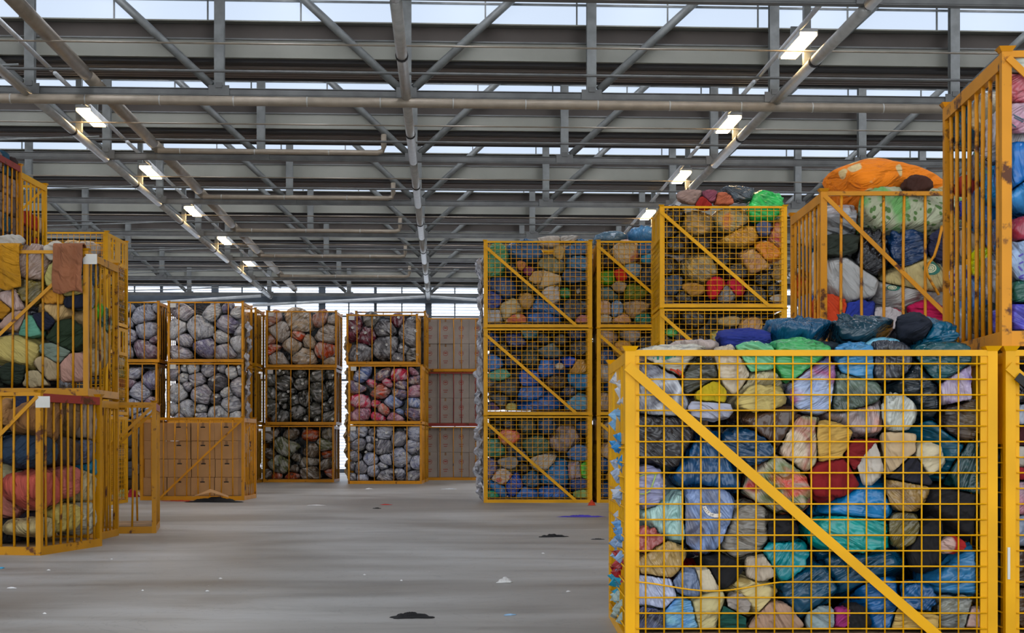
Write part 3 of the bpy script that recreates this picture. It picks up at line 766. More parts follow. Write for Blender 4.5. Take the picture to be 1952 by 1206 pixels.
def project(items, x, y, off=.004):
    """the point of the given sacks seen at picture position x, y"""
    d = Vector(((x-CX)/F, 1, (CY-y)/F)).normalized(); best = None
    for i in items:
        o = i['obj']; Mo = Matrix.Translation(o.location) @ Matrix.Rotation(o.rotation_euler.z, 4, 'Z'); Mi = Mo.inverted()
        if 'bvh' not in i: i['bvh'] = BVHTree.FromPolygons([v.co[:] for v in o.data.vertices], [tuple(p.vertices) for p in o.data.polygons])
        h = i['bvh'].ray_cast(Mi @ Vector((0, 0, CAMZ)), (Mi.to_3x3() @ d).normalized())
        if h[0] is not None:
            p = Mo @ h[0]; L = (p-Vector((0, 0, CAMZ))).length
            if best is None or L < best[0]: best = (L, p-d*off, i, Mi @ (p-d*off))
    return best
def decal(P, name, x0, x1, y0, y1, fn, mat, step=.8):
    """a print lying on the sack: fn(x, y) tells where there is ink"""
    got = {}; m = {}
    nx = int((x1-x0)/step); ny = int((y1-y0)/step)
    def corner(a, b):
        if (a, b) not in got: got[(a, b)] = project(P.items, x0+a*step, y0+b*step)
        return got[(a, b)]
    for b in range(ny):
        for a in range(nx):
            if not fn(x0+(a+.5)*step, y0+(b+.5)*step): continue
            q = [corner(a, b), corner(a+1, b), corner(a+1, b+1), corner(a, b+1)]
            if None in q or len({id(c[2]) for c in q}) > 1: continue
            mb, it = m.setdefault(id(q[0][2]), (MB(), q[0][2])); n = len(mb.v)
            mb.v += [tuple(c[3]) for c in q]; mb.f.append((n+3, n+2, n+1, n))
    for mb, it in m.values(): link(name, mb.mesh(name), mat, it['obj'])
def ink(x, y, segs, w):
    for (ax, ay, bx, by) in segs:
        dx, dy = bx-ax, by-ay; t = max(0, min(1, ((x-ax)*dx+(y-ay)*dy)/(dx*dx+dy*dy+1e-9)))
        if (x-ax-t*dx)**2+(y-ay-t*dy)**2 < w*w: return True
    return False
def strap(P, name, pts, r, mat, label, cat):
    ps = [project(P.items, x, y, .012) for x, y in pts]; ps = [p[1] for p in ps if p]
    if len(ps) > 2: tag(link(name, MB().tube(ps, r, 6).mesh(name, True), mat), label, cat)
PG = P
green = m_plain('green_print', '#0c8276', .4)
decal(P, 'print', 1240, 1312, 668, 692, lambda x, y: ink(x, y, [(1254,676,1254,684),(1251,676,1256,675), (1266,675,1277,677),(1277,677,1271,680),(1266,681,1281,679),(1281,679,1272,683),(1266,683,1272,683), (1286,679,1294,673),(1294,673,1306,675),(1290,676,1300,675)], 1.7) or ink(x, y, [(1244,677,1246,677),(1246,682,1246,682)], 1.2), green)
strap(P, 'red_strap', [(1274,708),(1279,704),(1286,706),(1293,712),(1299,719),(1303,718),(1298,709),(1290,704)], .006, m_plain('red_cord', '#b8361a', .5), 'red cord lying on the hazy white bag in the nearest mesh cage', 'cord')
strap(P, 'lime_ribbon', [(1216,908),(1228,904),(1240,902),(1252,903),(1262,899)], .004, m_plain('lime_cord', '#a9c46a', .5), 'lime ribbon across the lavender bag in the nearest mesh cage', 'ribbon')
strap(P, 'lime_ribbon', [(1250,904),(1247,914),(1243,926),(1238,936),(1230,941),(1220,941)], .004, m_plain('lime_cord', '#a9c46a', .5), 'lime ribbon hanging down left of the blue sack, nearest cage', 'ribbon')
white_ink = m_plain('white_label', '#d8d2c8', .6); dark_ink = m_plain('dark_print', '#3a2a30', .7)
def arc_band(x, y): 
    r = math.hypot(x-1366, (y-958)*1.0); return 21 < r < 28 and y > 964 and x > 1336 and x < 1375
decal(P, 'label', 1334, 1380, 962, 992, arc_band, white_ink)
decal(P, 'print', 1336, 1366, 964, 990, lambda x, y: ink(x, y, [(1341,969,1344,967),(1344,967,1343,972),(1343,972,1346,971),(1346,975,1349,972),(1349,978,1352,974),(1350,975,1353,977),(1354,982,1356,977),(1357,981,1359,983),(1359,983,1361,980),(1361,980,1358,980)], .75), dark_ink, .6)
# corners of film squeezed out through the side mesh
rn = random.Random(4)
sideobjs = [i for i in P.items if i['desc'] in sd and i['R'][0] == .26]
for i in sideobjs:
    for q in range(7):
        m = MB(); y = rn.uniform(-.5, .5)*i['R'][1]*1.2; z = rn.uniform(-.9, .9)*i['R'][2]
        x0 = -i['c'].x+.035; n = 7; e = rn.uniform(.035, .085)
        m.v.append((x0-e, y+rn.uniform(-.03, .03), z+rn.uniform(-.03, .03)))
        for a in range(n):
            t = a/n*2*math.pi; rr = rn.uniform(.03, .065); m.v.append((x0+.03, y+math.cos(t)*rr*1.2, z+math.sin(t)*rr))
        for a in range(n):
            t = a/n*2*math.pi; rr = rn.uniform(.016, .045); m.v.append((x0-e*.5, y+math.cos(t)*rr, z+math.sin(t)*rr))
        for a in range(n):
            b_ = (a+1) % n; m.f.append((0, 1+n+a, 1+n+b_)); m.f.append((1+n+a, 1+a, 1+b_, 1+n+b_))
        link('film_corner', m.mesh('film_corner'), m_sack('P', i['col']), i['obj'])
# prints and straps lie on the sacks, see project() and decal()
# ------------------------------------------------------------------ cage at the right edge and the barred cage above it
mesh_cage((2.632, GY, 0), 0, 'yellow mesh cage cut by the right edge of the picture', NG)
P = Pack((2.632, GY, 0), 0, 'mesh cage at right edge', level=4, seed=12)
for x,y,rx,ry,col,k,d in [(1950,740,25,30,'#1a1c22','P','black'),(1955,790,22,24,'#a9b1c0','P','silver'),(1955,830,22,24,'#4a1420','K','maroon'),(1955,870,22,26,'#d5d3cd','K','white'),
  (1955,900,20,14,'#a02a38','K','red'),(1955,950,24,34,['#9aa0ac','#c07a8c'],'C','pink and grey'),(1955,1010,22,34,'#8e99ad','P','blue-grey'),(1955,1080,24,44,['#3a3230','#5c4a40'],'C','brown'),(1955,1150,24,40,['#6a5440','#3a2c26'],'C','dark brown')]:
    P.px(x,y,rx*1.5,ry*1.2,col,k,d)
P.fill([('#2a2624','P','dark brown'),('#8c8a8c','P','grey'),('#3c4c5c','P','slate'),('#b8b4ac','K','off-white')], .16, n=300)
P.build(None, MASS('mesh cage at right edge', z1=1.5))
o = link('lock_bar', MB().bar((2.632+.05, GY-.03, 1.44), (2.632+.40, GY-.03, 1.16), .045, .01, (0,1,0)).mesh('lock_bar'), M['black']); tag(o, 'black flat lock bar on the mesh cage at right edge', 'bar')
o = link('paper_strip', MB().box(2.632+.008, 2.632+.022, GY-.006, GY-.001, .36, .53).mesh('paper_strip'), M['paper']); tag(o, 'white strip on the post of the cage at right edge', 'paper')

EC = M['orange']
EZ = -math.radians(3.4)
bar_cage((2.622, 7.58, 1.604), EZ, 'rusty barred cage standing high at the right edge', 'barred cages on the right', EC, nf=9, ns=8, diag='tl', papers=0, seed=5)
P = Pack((2.622, 7.58, 1.604), EZ, 'high barred cage', level=4, top=.3, seed=13)
for x,y,rx,ry,col,k,d in [(1818,240,16,38,'#3c6478','P','slate blue'),(1852,215,14,34,'#c9c3ae','P','cream'),(1868,265,26,46,'#c6c6cc','P','white'),(1846,312,16,28,['#5b5c68','#8c8e9a'],'C','grey'),
  (1866,352,18,34,'#1c86b8','P','cyan blue'),(1846,402,26,42,'#2f6390','P','steel blue'),(1880,446,26,38,'#285a86','P','blue'),(1816,400,10,18,'#1b44a8','P','royal blue'),(1816,355,9,16,'#b0433c','K','red'),
  (1826,462,18,28,'#cbb8a4','K','beige'),(1845,500,15,26,'#b6c92c','P','lime'),(1870,528,24,44,['#b9bdc6','#8f949e','#d5d8dc'],'C','silver'),(1806,540,14,30,['#d5d5dc','#4a4a86'],'K','purple printed'),
  (1836,565,16,32,'#5e86b8','P','light blue'),(1816,620,16,38,'#c3ccd8','P','bluish white'),(1852,612,16,28,'#4a565c','P','slate grey'),(1894,610,22,32,'#6460b0','P','lavender'),(1892,250,14,60,'#c9c9cc','P','bright white'),(1892,350,12,50,'#4f8fc0','P','soft blue')]:
    P.side(x,y,rx,ry,col,k,d)
for x,y,rx,ry,col,k,d in [(1950,170,36,42,['#c98a96','#a84a56','#d5a8b0'],'C','pink'),(1950,225,36,28,['#d0cdd6','#b88a9c'],'C','white and pink'),(1952,330,36,80,'#1565a0','P','large cobalt blue'),(1952,440,24,22,'#8f3a4c','P','maroon'),
  (1952,500,30,42,'#9fb2cc','P','ice blue'),(1952,560,26,24,'#1c5c50','P','green'),(1952,620,30,36,'#5350a4','P','violet'),(1950,130,34,16,'#c9cfc4','P','pale grey')]:
    P.px(x,y,rx*1.15,ry*1.15,col,k,d)
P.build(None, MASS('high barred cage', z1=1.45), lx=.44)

teal_ink = m_plain('teal_print', '#2a9c8c', .4); violet_ink = m_plain('violet_print', '#4a3a9a', .5); black_ink = m_plain('black_print', '#20222a', .6)
decal(P, 'print', 1852, 1885, 282, 332, lambda x, y: (ink(x, y, [(1857,290,1862,302),(1864,308,1871,318),(1874,320,1881,329)], 2.2)), teal_ink)
decal(P, 'print', 1868, 1892, 292, 316, lambda x, y: ink(x, y, [(1872,300,1884,308),(1880,302,1887,299)], 1.0), black_ink)
decal(P, 'print', 1788, 1822, 518, 582, lambda x, y: ((y+.35*(x-1800)) % 12) < 5.5, violet_ink)
decal(P, 'print', 1926, 1952, 218, 246, lambda x, y: ink(x, y, [(1930,216,1936,221),(1934,224,1950,232),(1936,221,1951,228),(1928,236,1936,242)], 1.2), m_plain('petrol_print', '#1c4a58', .5))
decal(P, 'print', 1936, 1952, 478, 536, lambda x, y: ink(x, y, [(1943,488,1950,484),(1944,502,1950,499),(1942,508,1948,515),(1943,528,1951,524),(1944,530,1950,530)], 1.5), violet_ink)
# ------------------------------------------------------------------ barred cage of duvets behind
DX, DY = 2.574, 11.8
bar_cage((DX, DY, 0), 0, 'barred cage hidden low behind the nearest mesh cage', 'barred cages on the right', EC, papers=0, seed=6)
bar_cage((DX, DY, 1.604), 0, 'orange-yellow barred cage with an orange flowered duvet on top', 'barred cages on the right', EC, nf=10, ns=7, papers=0, seed=7, bars=[.088,.176,.265,.352,.44,.53,.62,.71,.80,.89])
P = Pack((DX, DY, 1.604), 0, 'barred duvet cage', level=5, top=.35, seed=14)
for x,y,rx,ry,col,k,d,t in [(1712,420,128,58,['#bcc0a8','#5f7a4c','#7fae74'],'D','white and green patterned',0),(1598,470,60,16,'#3a4238','K','dark green',0),(1745,352,22,13,'#4a2c20','K','brown',0),
  (1655,482,38,36,'#1d1e22','P','black',0),(1722,476,40,36,'#133a60','P','dark blue',0),(1612,540,58,62,'#d2d2d0','L','large white',0),(1735,520,70,34,['#cdbf92'],'L','cream',0),(1722,572,90,38,'#cfcdca','L','long white',0),
  (1758,602,34,22,'#b81e5c','K','magenta',0),(1630,606,60,30,'#34469a','K','royal blue',0),(1690,608,36,16,['#cfc8c8','#b03c50'],'K','red dotted',0),(1728,626,30,20,'#141c2c','K','navy',0),(1580,592,28,26,['#c2502c','#c2502c'],'K','orange-red',0),(1795,470,26,24,'#3a3c58','K','dark slate',0)]:
    P.px(x,y,rx*1.06,ry*1.08,col,k,d,t)
P.add((.60,.45,1.58),(.54,.42,.28),['#ea901a','#ecd6a8'],'D','orange flowered',free=True,style='mound')
for x,y,rx,ry,col,k,d in [(1530,445,18,30,'#d2d5d8','P','white'),(1548,425,14,28,'#c9ccd0','P','whitish'),(1526,490,16,26,'#1a7cb8','P','sky blue'),(1516,540,14,24,['#1b2236','#b03a30','#c9a24a'],'C','navy and red'),(1540,520,18,38,'#d9dbdc','P','bright white'),
  (1520,590,16,26,'#5b7fc0','P','light blue'),(1545,598,14,28,'#c2582e','K','orange'),(1512,610,10,20,'#d0d4de','P','pale')]:
    P.side(x,y,rx,ry,col,k,d)
P.build(None, MASS('barred duvet cage', z1=1.2), lx=.44)
def logo(cx, cy, rx, ry):
    decal(P, 'green_patch', cx-rx*1.3, cx+rx*1.3, cy-ry*1.3, cy+ry*1.3, lambda x, y: ((x-cx)/rx)**2+((y-cy)/ry)**2 < 1 and not any(abs(math.hypot((x-cx+2)/rx, (y-cy)/ry)-q) < .075 for q in (.12, .34, .58)), m_plain('green_print', '#1c6a58', .6))
    decal(P, 'print', cx-rx, cx+rx, cy-ry, cy+ry, lambda x, y: any(abs(math.hypot((x-cx+2)/rx, (y-cy)/ry)-q) < .075 for q in (.12, .34, .58)), m_plain('cream_print', '#ddd8b0', .6))
logo(1776, 511, 17, 13); logo(1703, 548, 13, 6)
kx = lambda x: (x-CX)*(DY-.02)/F; kz = lambda y: CAMZ+(CY-y)*(DY-.02)/F
bb = link('bent_bar', MB().tube([(kx(x), DY-.02, kz(y)) for x, y in ((1796,430),(1789,462),(1781,488),(1770,502),(1766,512),(1768,524),(1778,542),(1790,562))], .012, 8).mesh('bent_bar', True), EC, None); tag(bb, 'bent orange bar hooked on the front of the duvet cage', 'bar')
o = link('tie_bundle', MB().box(DX+1.13,DX+1.24,DY-.05,DY-.005,1.604+1.02-.42,1.604+1.08-.42).tube([(DX+1.18,DY-.03,2.2),(DX+1.22,DY-.04,2.0),(DX+1.38,DY-.035,1.78)],.012,6).mesh('tie_bundle'), m_plain('blue_tape','#3c567c',.5)); tag(o, 'blue strap knotted to the diagonal brace of the duvet cage', 'strap')

# ------------------------------------------------------------------ third mesh stack (dark sacks)
XC, YC = 2.308, 22.1
cc0 = mesh_cage((XC, YC, 0), 0, 'bottom yellow mesh cage of the stack behind the duvet cage', NG)
dup(cc0, (XC, YC, 1.602), 0, 'middle yellow mesh cage of the stack of dark sacks')
dup(cc0, (XC, YC, 3.204), 0, 'top yellow mesh cage of dark sacks, green bag in its corner')
DK = [('#1e1712','P','dark brown'),(['#181412','#33291f','#0e0c0a'],'C','brown-black'),('#121113','P','black'),('#241f1a','P','dark umber')]
P = Pack((XC, YC, 3.204), 0, 'top dark-sack cage', level=4, top=.3, seed=15)
for x,y,rx,ry,col,k,d in [(1456,396,32,22,'#3fae60','P','bright green'),(1320,376,24,10,'#b5a098','K','beige'),(1352,374,18,9,['#c04a6a','#222','#8aa03c'] and '#8f5a6a','K','pink patterned'),(1404,372,40,13,['#3a424a','#5c666e','#20262c'],'C','slate'),
  (1340,388,14,10,'#a8322c','K','red'),(1378,380,22,9,'#c07a60','K','salmon'),(1392,420,30,20,['#c8743c','#a89c78','#5c6a58'],'C','orange'),(1330,428,26,20,['#9a8058','#6c6046','#b09870'],'C','tan'),(1410,452,44,16,['#c09a4c','#a8803c','#d0b070'],'C','mustard'),
  (1484,452,18,26,['#b8605c','#a03c3c','#c0a080'],'C','red and pink'),(1440,500,30,20,['#c4a070','#a88060','#d0b890'],'C','beige'),(1462,480,26,16,'#c48430','P','amber'),(1336,512,30,22,['#b0a488','#7c725c','#c8b078'],'C','cream'),
  (1364,548,14,15,'#c02840','K','crimson'),(1404,546,15,15,'#c43050','K','pinkish red'),(1384,562,14,14,['#4a4a4c','#9a9a9c'],'C','grey'),(1318,552,20,10,'#b8925c','K','tan'),(1280,545,20,18,['#2c3e50','#46586c'],'C','slate blue'),(1456,436,12,12,'#4c5878','P','grey-blue'),
  (1484,574,16,6,'#c0bab0','K','whitish'),(1486,524,14,7,'#a8906c','K','tan')]:
    P.px(x,y,rx*1.1,ry*1.1,col,k,d)
for q in range(9): P.side(1250, 410+q*21, 7, 14, '#b9b4b4' if q % 3 else '#3a3a40', 'P', 'white' if q % 3 else 'dark grey')
P.fill(DK, .17, n=500); P.build(None, MASS('top dark-sack cage', z1=1.45), lx=.44)
P = Pack((XC, YC, 1.602), 0, 'middle dark-sack cage', level=3, seed=16)
for x,y,rx,ry,col,k,d in [(1278,634,12,8,'#4f9c5c','P','green'),(1300,654,12,7,'#8a1c40','K','wine red'),(1390,612,20,8,'#b9ab8c','K','beige'),(1430,622,24,16,['#9c8060','#c0a080'],'C','tan'),(1372,646,20,14,['#7c7a4c','#a09a5c'],'C','olive')]:
    P.px(x,y,rx,ry,col,k,d)
P.fill(DK, .17, z0=.9, n=300); P.fill(DK, .22, z1=.9, n=120); P.build(None, MASS('middle dark-sack cage'))

# ------------------------------------------------------------------ first and second mesh stacks (blue sacks)
XA, YA = -.518, 25.9
dup(cc0, (XA, YA, 0), 0, 'bottom yellow mesh cage of the left stack of blue sacks')
dup(cc0, (XA, YA, 1.602), 0, 'middle yellow mesh cage of the left stack of blue sacks')
dup(cc0, (XA, YA, 3.204), 0, 'top yellow mesh cage of the left stack of blue sacks')
XB = XA+CW+.085
dup(cc0, (XB, YA, 0), 0, 'bottom yellow mesh cage of the half hidden second stack')
dup(cc0, (XB, YA, 1.602), 0, 'middle yellow mesh cage of the half hidden second stack')
dup(cc0, (XB, YA, 3.204), 0, 'top yellow mesh cage of the half hidden second stack')
BL = [('#164a88','P','blue'),('#1d4a70','P','slate blue'),('#1c2a38','P','dark slate'),('#121418','P','black'),('#10284a','P','navy'),(['#22302e','#3c4c46','#121816'],'C','grey-green')]
P = Pack((XA, YA, 3.204), 0, 'top left blue-sack cage', level=4, top=.2, seed=21)
for x,y,rx,ry,col,k,d in [(946,500,24,30,['#3f7a58','#5c9a78','#2c5c4a'],'C','green'),(1004,480,34,18,'#3c6488','P','blue'),(1046,462,38,8,'#cfc8c0','K','white'),(1086,457,27,6,'#d2cec8','K','white flat'),(1100,474,24,14,'#3f6a90','P','steel blue'),
  (1102,504,22,16,'#44708e','P','grey-blue'),(1098,526,24,13,'#34587a','P','blue'),(1042,532,26,16,'#d8c8ae','K','cream'),(1022,528,12,10,'#d0b896','K','cream'),(1050,506,26,14,['#5a6a62','#8c8a70','#3e4c48'],'C','olive grey'),(1066,480,8,12,'#c8b48c','K','tan'),
  (1008,517,9,8,'#7c2c5c','P','magenta'),(993,506,8,7,'#c8906c','K','salmon'),(952,556,30,28,'#2b4a74','P','denim blue'),(940,575,16,18,'#1c3c84','P','royal blue'),(1052,562,16,14,['#b0aaa2','#ccc6be','#8c8c94'],'C','pale grey'),(1003,572,12,13,['#b89c70','#9c8058'],'C','tan'),
  (972,590,24,17,['#9cb08c','#c4b89c','#b0a890'],'C','pale green'),(938,602,20,16,['#a8a8aa','#c8c8c8'],'C','silver'),(985,613,18,9,['#c07c6c','#c8b8a0'],'K','red and cream'),(1040,590,36,22,'#3a6896','P','mid blue'),(1036,616,32,11,'#30609a','P','bright blue'),
  (1098,592,26,20,['#2e3a4c','#4a5462','#22242e'],'C','slate'),(1104,556,18,12,['#191a1c','#9c9c98'],'K','black and white'),(1078,558,10,8,'#1c7a44','P','emerald'),(1112,614,14,7,'#c08c90','K','pink')]:
    P.px(x,y,rx*1.08,ry*1.08,col,k,d)
P.fill(BL, .14, n=400); P.build(None, MASS('top left blue-sack cage', z1=1.45))
P = Pack((XA, YA, 1.602), 0, 'middle left blue-sack cage', level=4, seed=22)
for x,y,rx,ry,col,k,d in [(941,692,18,15,'#2b68a0','P','blue'),(1010,636,22,10,'#1c5c6a','P','teal'),(985,650,26,12,'#1b2c60','P','navy'),(1050,702,34,18,'#2a64a4','P','bright blue'),(1048,668,28,14,['#3c5058','#5c7078'],'C','slate'),(1067,698,8,5,'#d8d4cc','K','white'),
  (1102,700,17,12,['#b08c50','#c8a878'],'C','tan'),(1102,725,22,15,'#2578a4','P','cyan blue'),(1062,728,20,12,['#1c1614','#3c2c20','#7c5c38'],'C','dark brown'),(1010,722,18,16,'#1c5ca8','P','cobalt'),(962,738,34,18,['#33373a','#54585a'],'C','charcoal'),(950,714,22,10,['#4c8c7c','#6ca490'],'C','sea green'),
  (1022,768,48,22,'#1f5a98','P','large blue'),(1012,748,24,14,'#2562a0','P','blue'),(1100,768,22,16,['#4c8cb0','#7cacc0'],'C','light blue'),(950,764,20,12,'#3c444a','P','charcoal'),(935,778,15,8,'#123c6c','P','dark blue'),(938,788,16,7,'#5a4c70','K','purple'),(975,782,9,6,'#c8c48c','K','pale yellow'),
  (1086,690,20,8,'#1a50b0','P','royal blue'),(1104,664,18,14,'#242220','P','black')]:
    P.px(x,y,rx*1.08,ry*1.08,col,k,d)
P.fill(BL[2:]+BL[:1], .14, n=400); P.build(None, MASS('middle left blue-sack cage'))
P = Pack((XA, YA, 0), 0, 'bottom left blue-sack cage', level=4, seed=23)
for x,y,rx,ry,col,k,d in [(940,852,22,16,['#2c6a5a','#4c8874','#24483e'],'C','green'),(968,832,20,13,['#d0a890','#d86c50','#d8c8b8'],'C','salmon'),(1022,852,28,18,['#2c4a40','#4c6a5c'],'C','dark green'),(1076,836,40,20,['#8c7c80','#a89c9c','#4a3c34'],'C','brown and grey'),(1034,880,24,14,'#cfc9c0','K','white'),
  (1058,902,30,24,'#2a74a4','P','sky blue'),(1100,898,18,22,['#8c8c9c','#b0a8ac','#a05c7c'],'C','lilac'),(1116,896,9,16,'#5cae3c','P','bright green'),(956,908,20,12,['#cfc4bc','#c07c80'],'K','pink and white'),(943,934,22,15,'#3a78ac','P','blue'),(1000,942,28,16,'#2e6cac','P','mid blue'),
  (1054,942,30,16,'#2c66a8','P','bright blue'),(1104,922,18,14,'#2a4c84','P','denim blue'),(1104,864,20,14,['#3c6ca0','#5c84ac'],'C','blue'),(934,892,12,16,['#5c5c84','#7c7c9c'],'C','purple grey'),(972,882,20,9,'#a4a4a6','K','silver'),(1108,950,12,8,'#a8c48c','K','pale green'),(936,952,18,6,'#2c8a6a','P','sea green'),
  (980,925,16,22,'#2450a0','P','cobalt'),(1012,912,14,14,'#1f5f84','P','teal blue')]:
    P.px(x,y,rx*1.08,ry*1.08,col,k,d)
P.fill(BL, .14, n=400); P.build(None, MASS('bottom left blue-sack cage'))
# yellow carrier frame shape and red rag at the stack's foot
def sheet(name, pts_fn, nu, nv, mat, label, cat, thick=.006, smooth=True):
    m = MB()
    for j in range(nv+1):
        for i in range(nu+1): m.v.append(tuple(pts_fn(i/nu, j/nv)))
    for j in range(nv):
        for i in range(nu):
            a = j*(nu+1)+i; m.f.append((a, a+1, a+nu+2, a+nu+1))
    o = link(name, m.mesh(name, smooth), mat); md = o.modifiers.new('Solidify', 'SOLIDIFY'); md.thickness = thick; md.offset = 1
    return tag(o, label, cat)
# white film and rags hanging from the left side of the blue-sack stack
rn = random.Random(8)
for q in range(13):
    z = .45+q*.335; L = rn.uniform(.34, .48); w = rn.uniform(.16, .30); yy = YA+rn.uniform(.12, .30); pr = [rn.uniform(0, 6) for _ in range(6)]; am = rn.uniform(.05, .10)
    def f(u, v, z=z, L=L, w=w, yy=yy, pr=pr, am=am):
        e = math.sin(math.pi*min(1, v*.85+.15))
        k = .5+.30*math.sin(9*u+4*v+pr[0])+.22*math.sin(13*v-5*u+pr[1])+.12*math.sin(23*u+17*v+pr[2])
        return (XA-.012-am*1.9*e*max(.05, k), yy+(u-.5)*w*(1+.3*math.sin(7*v+pr[3]))+.03*math.sin(15*v+pr[4]), z-L*v+.05*math.sin(u*11+pr[5])+.03*math.sin(u*23))
    sheet('plastic_film', f, 22, 16, m_sack('P', '#c9cbd2'), 'white torn film on the left flank of the blue-sack stack, %s from floor' % ordi[q], 'film', .004)

P = Pack((XB, YA, 3.204), 0, 'top second-stack cage', level=3, top=.2, seed=24)
for x,y,rx,ry,col,k,d in [(1196,482,26,20,['#cfc0a0','#d8c8b0','#b88070'],'C','cream'),(1232,478,16,12,'#3c6c94','P','blue'),(1236,492,14,9,'#3a8ca8','P','cyan'),(1160,530,18,12,'#4c9424','P','bright green'),(1182,524,13,9,'#c83c30','K','red'),(1178,547,20,8,['#a09484','#bcb0a0'],'K','beige'),
  (1160,562,24,12,['#3c5454','#6c8484'],'C','grey teal'),(1208,556,22,12,['#5c7024','#7c8c3c'],'C','olive green'),(1154,590,13,15,['#c8a898','#d8c0a8'],'C','pink cream'),(1174,590,12,14,'#7c94ac','P','pale blue'),(1212,590,28,14,['#a89078','#c8b090','#8c7c6c'],'C','tan'),(1152,608,14,9,'#d4ccbc','K','white'),
  (1184,613,18,9,['#cfb094','#c8a080'],'C','peach'),(1226,613,16,10,'#2c7c6c','P','teal'),(1206,516,16,11,['#6c8ca0','#a0b4bc'],'C','pale blue')]:
    P.px(x,y,rx*1.08,ry*1.08,col,k,d)
P.add((.3,.5,1.66),(.3,.3,.14),'#5c7484','P','slate',free=True); P.add((.9,.5,1.72),(.3,.3,.18),'#4c7ca0','P','sky blue',free=True)
P.fill(BL[:4], .14, x1=1.2, n=200); P.build(None, MASS('top second-stack cage', z1=1.45))
for z, nm, sd_ in ((1.602, 'middle second-stack cage', 25), (0, 'bottom second-stack cage', 26)):
    P = Pack((XB, YA, z), 0, nm, level=3, seed=sd_)
    P.fill([(['#c8b0a0','#a8988c','#d0c4b8'],'C','pinkish grey'),('#1f4a78','P','blue'),('#26282c','P','black'),(['#b87c3c','#c8a060','#5c4c38'],'C','amber'),('#b8b4b0','P','silver')], .17, x1=1.0, n=200)
    P.build(None, MASS(nm))

# ------------------------------------------------------------------ left side cages
NL = 'barred cages on the left'
a10 = -math.radians(10)
L1 = (-6.515, 14.045, 0)
bar_cage(L1, a10, 'worn yellow barred cage low at the left edge, red side rail', NL, M['ochre'], diag='tr', nf=13, ns=8, side_red=True, papers=1, seed=31)
P = Pack(L1, a10, 'low left cage', level=4, seed=31)
for x,y,rx,ry,col,k,d in [(16,790,28,24,'#b08a60','K','tan'),(52,768,22,20,'#16294a','K','navy'),(62,818,28,28,'#2c1e1c','K','dark brown'),(40,860,34,26,'#22405c','K','slate blue'),(14,905,20,18,'#c8c0a0','K','off-white'),(56,915,34,15,'#cfc4a4','L','cream'),
  (22,955,28,28,'#c08478','K','dusty pink'),(66,945,20,24,'#b87c74','K','pink'),(66,1000,24,24,'#241420','K','dark plum'),(20,1010,24,18,'#15151d','K','black')]:
    P.px(x,y,rx*1.1,ry*1.1,col,k,d)
for x,y,rx,ry,col,k,d in [(110,800,22,34,'#8f6c48','K','brown beige'),(150,790,16,36,'#7c6448','K','khaki'),(180,800,14,40,'#a89888','K','grey beige'),(100,860,18,26,'#283c50','K','slate'),(140,860,20,24,'#54443c','K','umber'),(105,930,24,30,'#b86458','K','salmon'),(145,915,20,26,'#c07870','K','rose'),
  (135,985,28,22,'#c8b878','K','pale yellow'),(178,860,12,24,'#6c7080','K','grey'),(180,925,14,28,'#c4b898','K','cream'),(180,985,13,28,'#d4cfbc','K','white'),(100,1005,18,16,'#bcae88','K','straw'),(190,890,8,18,'#3a84a0','K','turquoise')]:
    P.side(x,y,rx,ry,col,k,d,left=False)
P.fill([('#2a2420','K','dark'),('#8c7458','K','tan'),('#1c2a3c','K','navy')], .13, n=200)
P.build(None, MASS('low left cage', z1=1.3), rx=.44)

L2 = (-6.60, 15.38, 1.604); r1 = math.radians(1)
bar_cage((L2[0], L2[1], 0), r1, 'barred cage hidden at floor level behind the low left cage', NL, M['ochre'], diag=None, papers=0, seed=32)
bar_cage(L2, r1, 'dull yellow barred cage of bedding, towel over its rail, at left', NL, M['ochre'], diag='tr', nf=11, ns=6, papers=1, seed=33)
P = Pack(L2, r1, 'upper left bedding cage', level=4, top=.2, seed=33)
for x,y,rx,ry,col,k,d in [(20,462,20,12,'#c8c4bc','K','white'),(66,505,36,30,['#a8948c','#8c7868','#b8a8a0'],'C','pinkish'),(104,478,16,14,'#c9c3b8','K','white'),(60,556,34,20,['#5c5434','#7c7040','#48443c'],'C','olive'),(120,530,30,24,'#bdb67e','K','yellow-green'),(138,550,26,14,'#b8ac74','L','khaki'),
  (106,566,32,11,'#b9893c','K','golden'),(24,575,26,24,['#a8948c','#c0a8a0'],'C','pale pink'),(8,590,16,14,'#a87c20','K','gold'),(108,592,50,20,'#ccb184','L','cream'),(30,610,26,16,'#b49c90','K','rose beige'),(142,574,30,10,'#101a30','K','navy'),(84,612,28,12,'#141c34','K','dark navy'),
  (62,624,30,16,'#6c9c88','K','mint'),(128,642,32,26,'#20341c','K','dark green'),(44,674,46,26,'#c4b67c','L','straw'),(112,674,34,16,'#808c80','L','grey green'),(96,702,34,18,'#b8a88c','K','beige'),(140,700,34,22,'#b8988c','L','pinkish beige'),(30,712,26,16,'#1e2c1e','K','bottle green'),(70,722,30,12,'#b0a488','K','cream')]:
    P.px(x,y,rx*1.1,ry*1.1,col,k,d)
for x,y,rx,ry,col,k,d in [(192,525,20,38,'#244a60','P','petrol blue'),(180,560,14,30,['#5c6c74','#8c9498'],'C','grey'),(192,562,10,22,'#c8b040','K','yellow'),(196,592,10,14,'#5ca83c','K','light green'),(186,620,18,30,'#a89474','K','beige'),(206,660,14,34,'#b8a888','K','pale beige'),(188,690,20,22,'#c4b498','K','cream'),(212,610,8,26,'#4c7068','P','teal')]:
    P.side(x,y,rx,ry,col,k,d,left=False)
P.fill([('#26221e','K','dark'),('#a8987c','K','beige'),('#3a4034','K','dark olive')], .13, n=200)
P.build(None, MASS('upper left bedding cage', z1=1.1), rx=.44)
